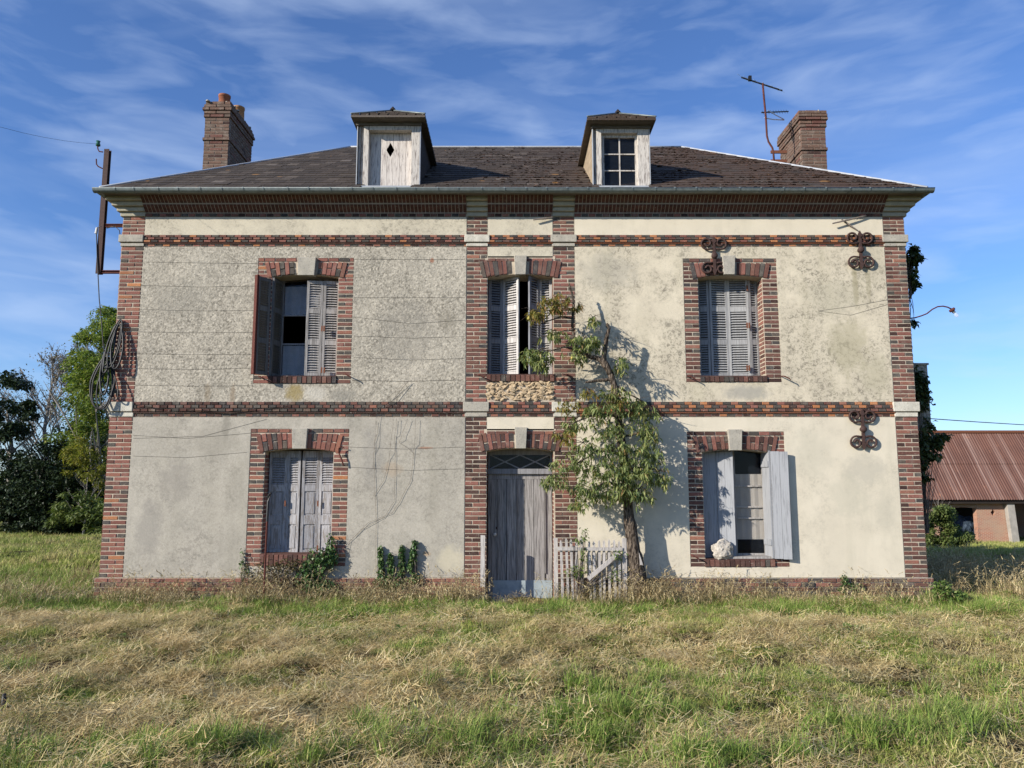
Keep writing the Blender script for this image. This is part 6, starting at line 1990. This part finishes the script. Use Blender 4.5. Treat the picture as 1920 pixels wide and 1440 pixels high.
def clumps(outline, Y, n, seed, r0=10, r1=22, dy=1.2, k=1.0):
    """many small leaf clumps inside pixel ellipses"""
    rr = random.Random(seed); o = []
    for (cx, cy, rx, ry) in outline:
        for i in range(n):
            a = rr.uniform(0, 6.28); d = math.sqrt(rr.random())
            r = rr.uniform(r0, r1)
            o.append(cr(cx + math.cos(a) * d * rx, cy + math.sin(a) * d * ry, Y + rr.uniform(-dy, dy), r, r * .7, r * .03, k))
    return o
def gpos(px, Y):
    x = PX(px, 980, Y); return (x, Y, float(ground_z(x, Y)))
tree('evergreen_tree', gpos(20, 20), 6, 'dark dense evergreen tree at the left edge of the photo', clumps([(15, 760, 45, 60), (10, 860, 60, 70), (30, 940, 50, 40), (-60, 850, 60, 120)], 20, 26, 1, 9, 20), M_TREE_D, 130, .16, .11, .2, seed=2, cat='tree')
tree('bare_tree', gpos(98, 24), 9.6, 'tall nearly bare tree with fine grey twigs between the evergreen and the green tree', clumps([(100, 680, 40, 60), (75, 730, 40, 60), (120, 740, 35, 80)], 24, 26, 3, 10, 20), M_TREE_B, 11, .10, .07, .16, seed=4, branches=34, spread=.36, twiggy=9, multi=2)
tree('green_tree', gpos(190, 20), 9.6, 'tall green tree with yellowing lower branches just left of the house', clumps([(205, 615, 30, 34), (185, 660, 44, 45), (185, 740, 66, 60), (180, 810, 66, 55), (168, 700, 36, 50), (150, 830, 50, 40)], 20, 26, 5, 11, 22), M_TREE_G, 150, .15, .075, .2, seed=6)
tree('yellowing_bush', gpos(175, 18.5), 4.5, 'bush with yellow green sprays below the green tree', clumps([(165, 870, 45, 40), (190, 900, 30, 50), (140, 840, 20, 22)], 18.5, 18, 7, 8, 16), M_TREE_Y, 80, .13, .06, .07, seed=8, cat='bush')
tree('hedge_bush', gpos(70, 19), 3.2, 'bush at the foot of the bare tree, leaf colour darkened for shade', clumps([(70, 900, 70, 50), (60, 960, 80, 35), (110, 940, 50, 60), (90, 985, 80, 14)], 19, 32, 9, 12, 24), M_TREE_D, 150, .15, .09, .06, seed=10, cat='bush')  # dark leaf colour stands in for the shadow over the hedge
tree('elder_bush', gpos(155, 17.5), 2.8, 'dark green bush with larger leaves at the left corner of the house', clumps([(150, 950, 45, 35), (185, 970, 30, 28), (120, 970, 25, 22)], 17.5, 20, 11, 8, 16), M_BUSH, 75, .17, .07, .05, seed=12, cat='bush')
tree('dark_bush', gpos(185, 19.5), 4.2, 'dark bush behind the elder bush close to the house', clumps([(190, 900, 40, 70), (150, 920, 50, 50), (110, 890, 50, 60), (160, 985, 60, 14)], 20, 32, 13, 12, 24), M_TREE_D, 160, .15, .09, .06, seed=14, cat='bush')  # hedge shadow put into the leaf colour here too
# distant belt of trees closing the fields
rr_ = random.Random(77); bl = []
xx = -190.0
while xx < 190:
    w_ = rr_.uniform(4, 9); hgt = rr_.uniform(3.6, 6.2)
    if not (-14 < xx < 10 and False):
        bl.append((xx, 95 + rr_.uniform(-6, 6), -2.0 + hgt * .45, w_ * .8, 4.0, hgt * .55, 1.0))
    xx += w_ * .8
tag(leaf_cloud('distant_wood', blob_points(bl, 900, 78, .3), M_BUSH, .9, .6, None, .1, seed=79), 'distant belt of trees beyond the fields', kind='stuff')
# more of the wood beyond the frame on the left
tree('evergreen_tree', (-26, 21, -.3), 8, 'dark evergreen tree outside the left edge', [(-26 + random.uniform(-2.4, 2.4), 21 + random.uniform(-2, 2), random.uniform(.6, 7), .6, .6, .5) for k in range(60)], M_TREE_D, 90, .18, .12, .2, seed=15)

# ------------------------------------------------------------------ right: bush and barn
tree('hedge_bush', gpos(1765, 18), 2.2, 'rounded green bramble bush in front of the barn', clumps([(1760, 985, 36, 36), (1790, 1003, 30, 20), (1742, 1000, 22, 36), (1765, 965, 22, 20)], 18, 26, 17, 6, 12, .8), M_BUSH, 110, .10, .06, .04, seed=18, cat='bush', group='bushes beside the barn')
tree('weed_patch', gpos(1815, 19), 1.0, 'straggly brown weeds beside the bramble bush', clumps([(1810, 1008, 26, 12), (1790, 1018, 24, 8)], 19, 14, 19, 5, 9, .5), M_DRYLEAF, 50, .09, .03, .02, seed=20, cat='weeds', group='bushes beside the barn')
YBN = 32.0
bx0, bx1 = PX(1715, 900, YBN), PX(2140, 900, YBN)
zgb = float(ground_z(30, YBN))
zEv = PZ(937, YBN - .6); zRg = PZ(811, YBN + 2.2)
barn = thing('barn', ((bx0 + bx1) / 2, YBN, zgb), 'long brick barn with a rusty corrugated iron roof', 'barn')
def corr(y0, z0, y1, z1, name='roof_sheet'):
    nxs = int((bx1 + 1 - bx0 + 2) / .017)
    xs = np.linspace(bx0 - 1.5, bx1 + 1, nxs); wv = 0.022 * np.sin(xs * 2 * math.pi / .15)
    rows = [(y0, z0), ((y0 + y1) / 2, (z0 + z1) / 2), (y1, z1)]
    V = np.concatenate([np.stack([xs, np.full(nxs, a) , b + wv], 1) for a, b in rows])
    i = np.arange(nxs - 1)
    F = np.concatenate([np.stack([i + k * nxs, i + 1 + k * nxs, i + 1 + (k + 1) * nxs, i + (k + 1) * nxs], 1) for k in range(2)])
    return link(name, np_mesh(name, V, F, M_CORR, True), barn)
def corr_mat():
    m = MT('rusty_corrugated_iron', .8, .25)
    st_ = m.noise(1.0, 5, .6, vec=m.pos((3.2, .03, .05)), dist=.4)
    c = m.mix(m.ramp(m.noise(.6, 5, .6), .35, .65), (0.15, 0.072, 0.052), (0.105, 0.052, 0.040))
    c = m.mix(m.ramp(m.noise(1.0, 4, .6, vec=m.pos((9, .05, .08))), .52, .70, 0, .7), c, (0.34, 0.23, 0.19))
    c = m.mix(m.ramp(st_, .6, .75, 0, .5), c, (0.34, 0.26, 0.23))
    c = m.mix(m.ramp(m.noise(1.4, 4, .7), .62, .70, 0, .5), c, (0.32, 0.15, 0.09))
    m.color(c); return m.mat
M_CORR = corr_mat()
ym, zm = YBN - .6 + 1.46, zEv + (zRg - zEv) * .52
corr(YBN - .6, zEv, ym, zm); corr(ym - .05, zm - .02 + .0, YBN + 2.2, zRg)
corr(YBN + 2.2, zRg, YBN + 5.0, zEv)
mb = MB(); mb.tube([(bx0 - 1.5, YBN + 2.2, zRg + .03), (bx1 + 1, YBN + 2.2, zRg + .03)], .11, 8); obj('ridge_cap', mb, M_RUST_O, barn)
def barn_brick():
    m = MT('barn_brick', .95, .1)
    bt = m.n('ShaderNodeTexBrick'); bt.inputs['Scale'].default_value = 1.0
    bt.inputs['Color1'].default_value = (.38, .16, .10, 1); bt.inputs['Color2'].default_value = (.30, .12, .08, 1); bt.inputs['Mortar'].default_value = (.42, .34, .26, 1)
    bt.inputs['Mortar Size'].default_value = .010; bt.inputs['Brick Width'].default_value = .22; bt.inputs['Row Height'].default_value = .07
    sp_ = m.n('ShaderNodeSeparateXYZ'); m.l(m.geo.outputs['Position'], sp_.inputs[0])
    cb2_ = m.n('ShaderNodeCombineXYZ'); m.l(sp_.outputs[0], cb2_.inputs[0]); m.l(sp_.outputs[2], cb2_.inputs[1]); m.l(cb2_.outputs[0], bt.inputs['Vector'])
    c = m.mix(m.ramp(m.noise(1.2, 4), .4, .65, 0, .5), bt.outputs[0], (.36, .28, .20)); m.color(c)
    m.bump(bt.outputs['Fac'], -.6, .02); return m.mat
M_BARNB = barn_brick()
bw = MB()
zt_ = zEv + .25
ax0, ax1 = PX(1776, 960, YBN), PX(1831, 960, YBN); az = PZ(950, YBN)
dvx, dvz = PX(1862, 961, YBN), PZ(961, YBN)
bxe = PX(1897, 960, YBN)
for a, b, c_, d_ in grid_holes(bx0, bxe, zgb - .5, zt_, [(ax0, ax1, zgb - .5, az), (dvx - .14, dvx + .14, dvz - .2, dvz + .2)]):
    bw.box(a, b, YBN, YBN + .35, c_, d_)
for s1 in (-1, 1):
    for s2 in (-1, 1):
        tri = [(dvx + s1 * .14, dvz + s2 * .2), (dvx + s1 * .14, dvz), (dvx, dvz + s2 * .2)]
        if s1 * s2 > 0: tri = tri[::-1]
        bw.prism(tri, YBN, YBN + .35)
bw.box(bx0, bx0 + .35, YBN + .35, YBN + 4.3, zgb - .5, zt_); bw.box(bx0, bx1, YBN + 4.3, YBN + 4.6, zgb - .5, zt_)
wl_ = obj('wall', bw, M_BARNB, barn)
bw = MB(); bw.box(PX(1990, 960, YBN), bx1, YBN, YBN + .35, zgb - .5, zt_); tag(obj('wall', bw, M_BARNB, barn), 'right end wall of the barn')
# ragged broken edge of the opening
for k in range(10):
    z = PZ(985, YBN) - k * .11; mb = MB(); e = random.uniform(.0, .22) - k * .035
    mb.box(ax1 + e * 0 , ax1 + .03 + abs(e), YBN - .012, YBN - .002, z, z + .07)
    obj('brick', mb, M_BARNB, wl_)
mb = MB(); n = 26
for k in range(n):
    a = ax0 - .1 + (ax1 - ax0 + .2) * k / n; rise = .08 * math.sin(math.pi * (k + .5) / n)
    mb.box(a, a + (ax1 - ax0 + .2) / n - .02, YBN - .03, YBN + .001, az + rise - .12, az + rise + .10)
tag(obj('arch_bricks', mb, M_BARNB, wl_), kind='stuff')
mb = MB(); mb.box(bx0 - 1.2, bx1 + .8, YBN - .45, YBN - .25, zEv - .22, zEv - .02); obj('eave_beam', mb, M_DARKW, barn)
mb = MB(); px0, px1 = PX(1889, 970, YBN - .2), PX(1900.5, 970, YBN - .2)
mb.prism([(px0 + .1, zgb - .2), (px1 + .14, zgb - .2), (px1, zEv - .22), (px0 - .05, zEv - .22)], YBN - .36, YBN - .04); obj('post', mb, M_POSTW, barn)
mb = MB(); mb.box(px1, PX(1990, 960, YBN), YBN + 4.1, YBN + 4.2, zgb - .5, zt_); mb.box(bx0 + .4, px1, YBN + 3.4, YBN + 3.5, zgb - .5, zt_ + .6); obj('partition', mb, M_DARKW, barn)
c = P3(1806, 985, YBN + 1.4)
rk = rock((c.x, YBN + 1.4, zgb + .65), .8, M_TARP, 'tarpaulin_heap', 'faded dark blue tarpaulin draped over a heap inside the barn opening', 9.1, (1.0, .7, 1.0)); rk['category'] = 'tarpaulin'
print('bricks', len(RECS), 'slats', len(SLATS), 'slates', len(SREC))
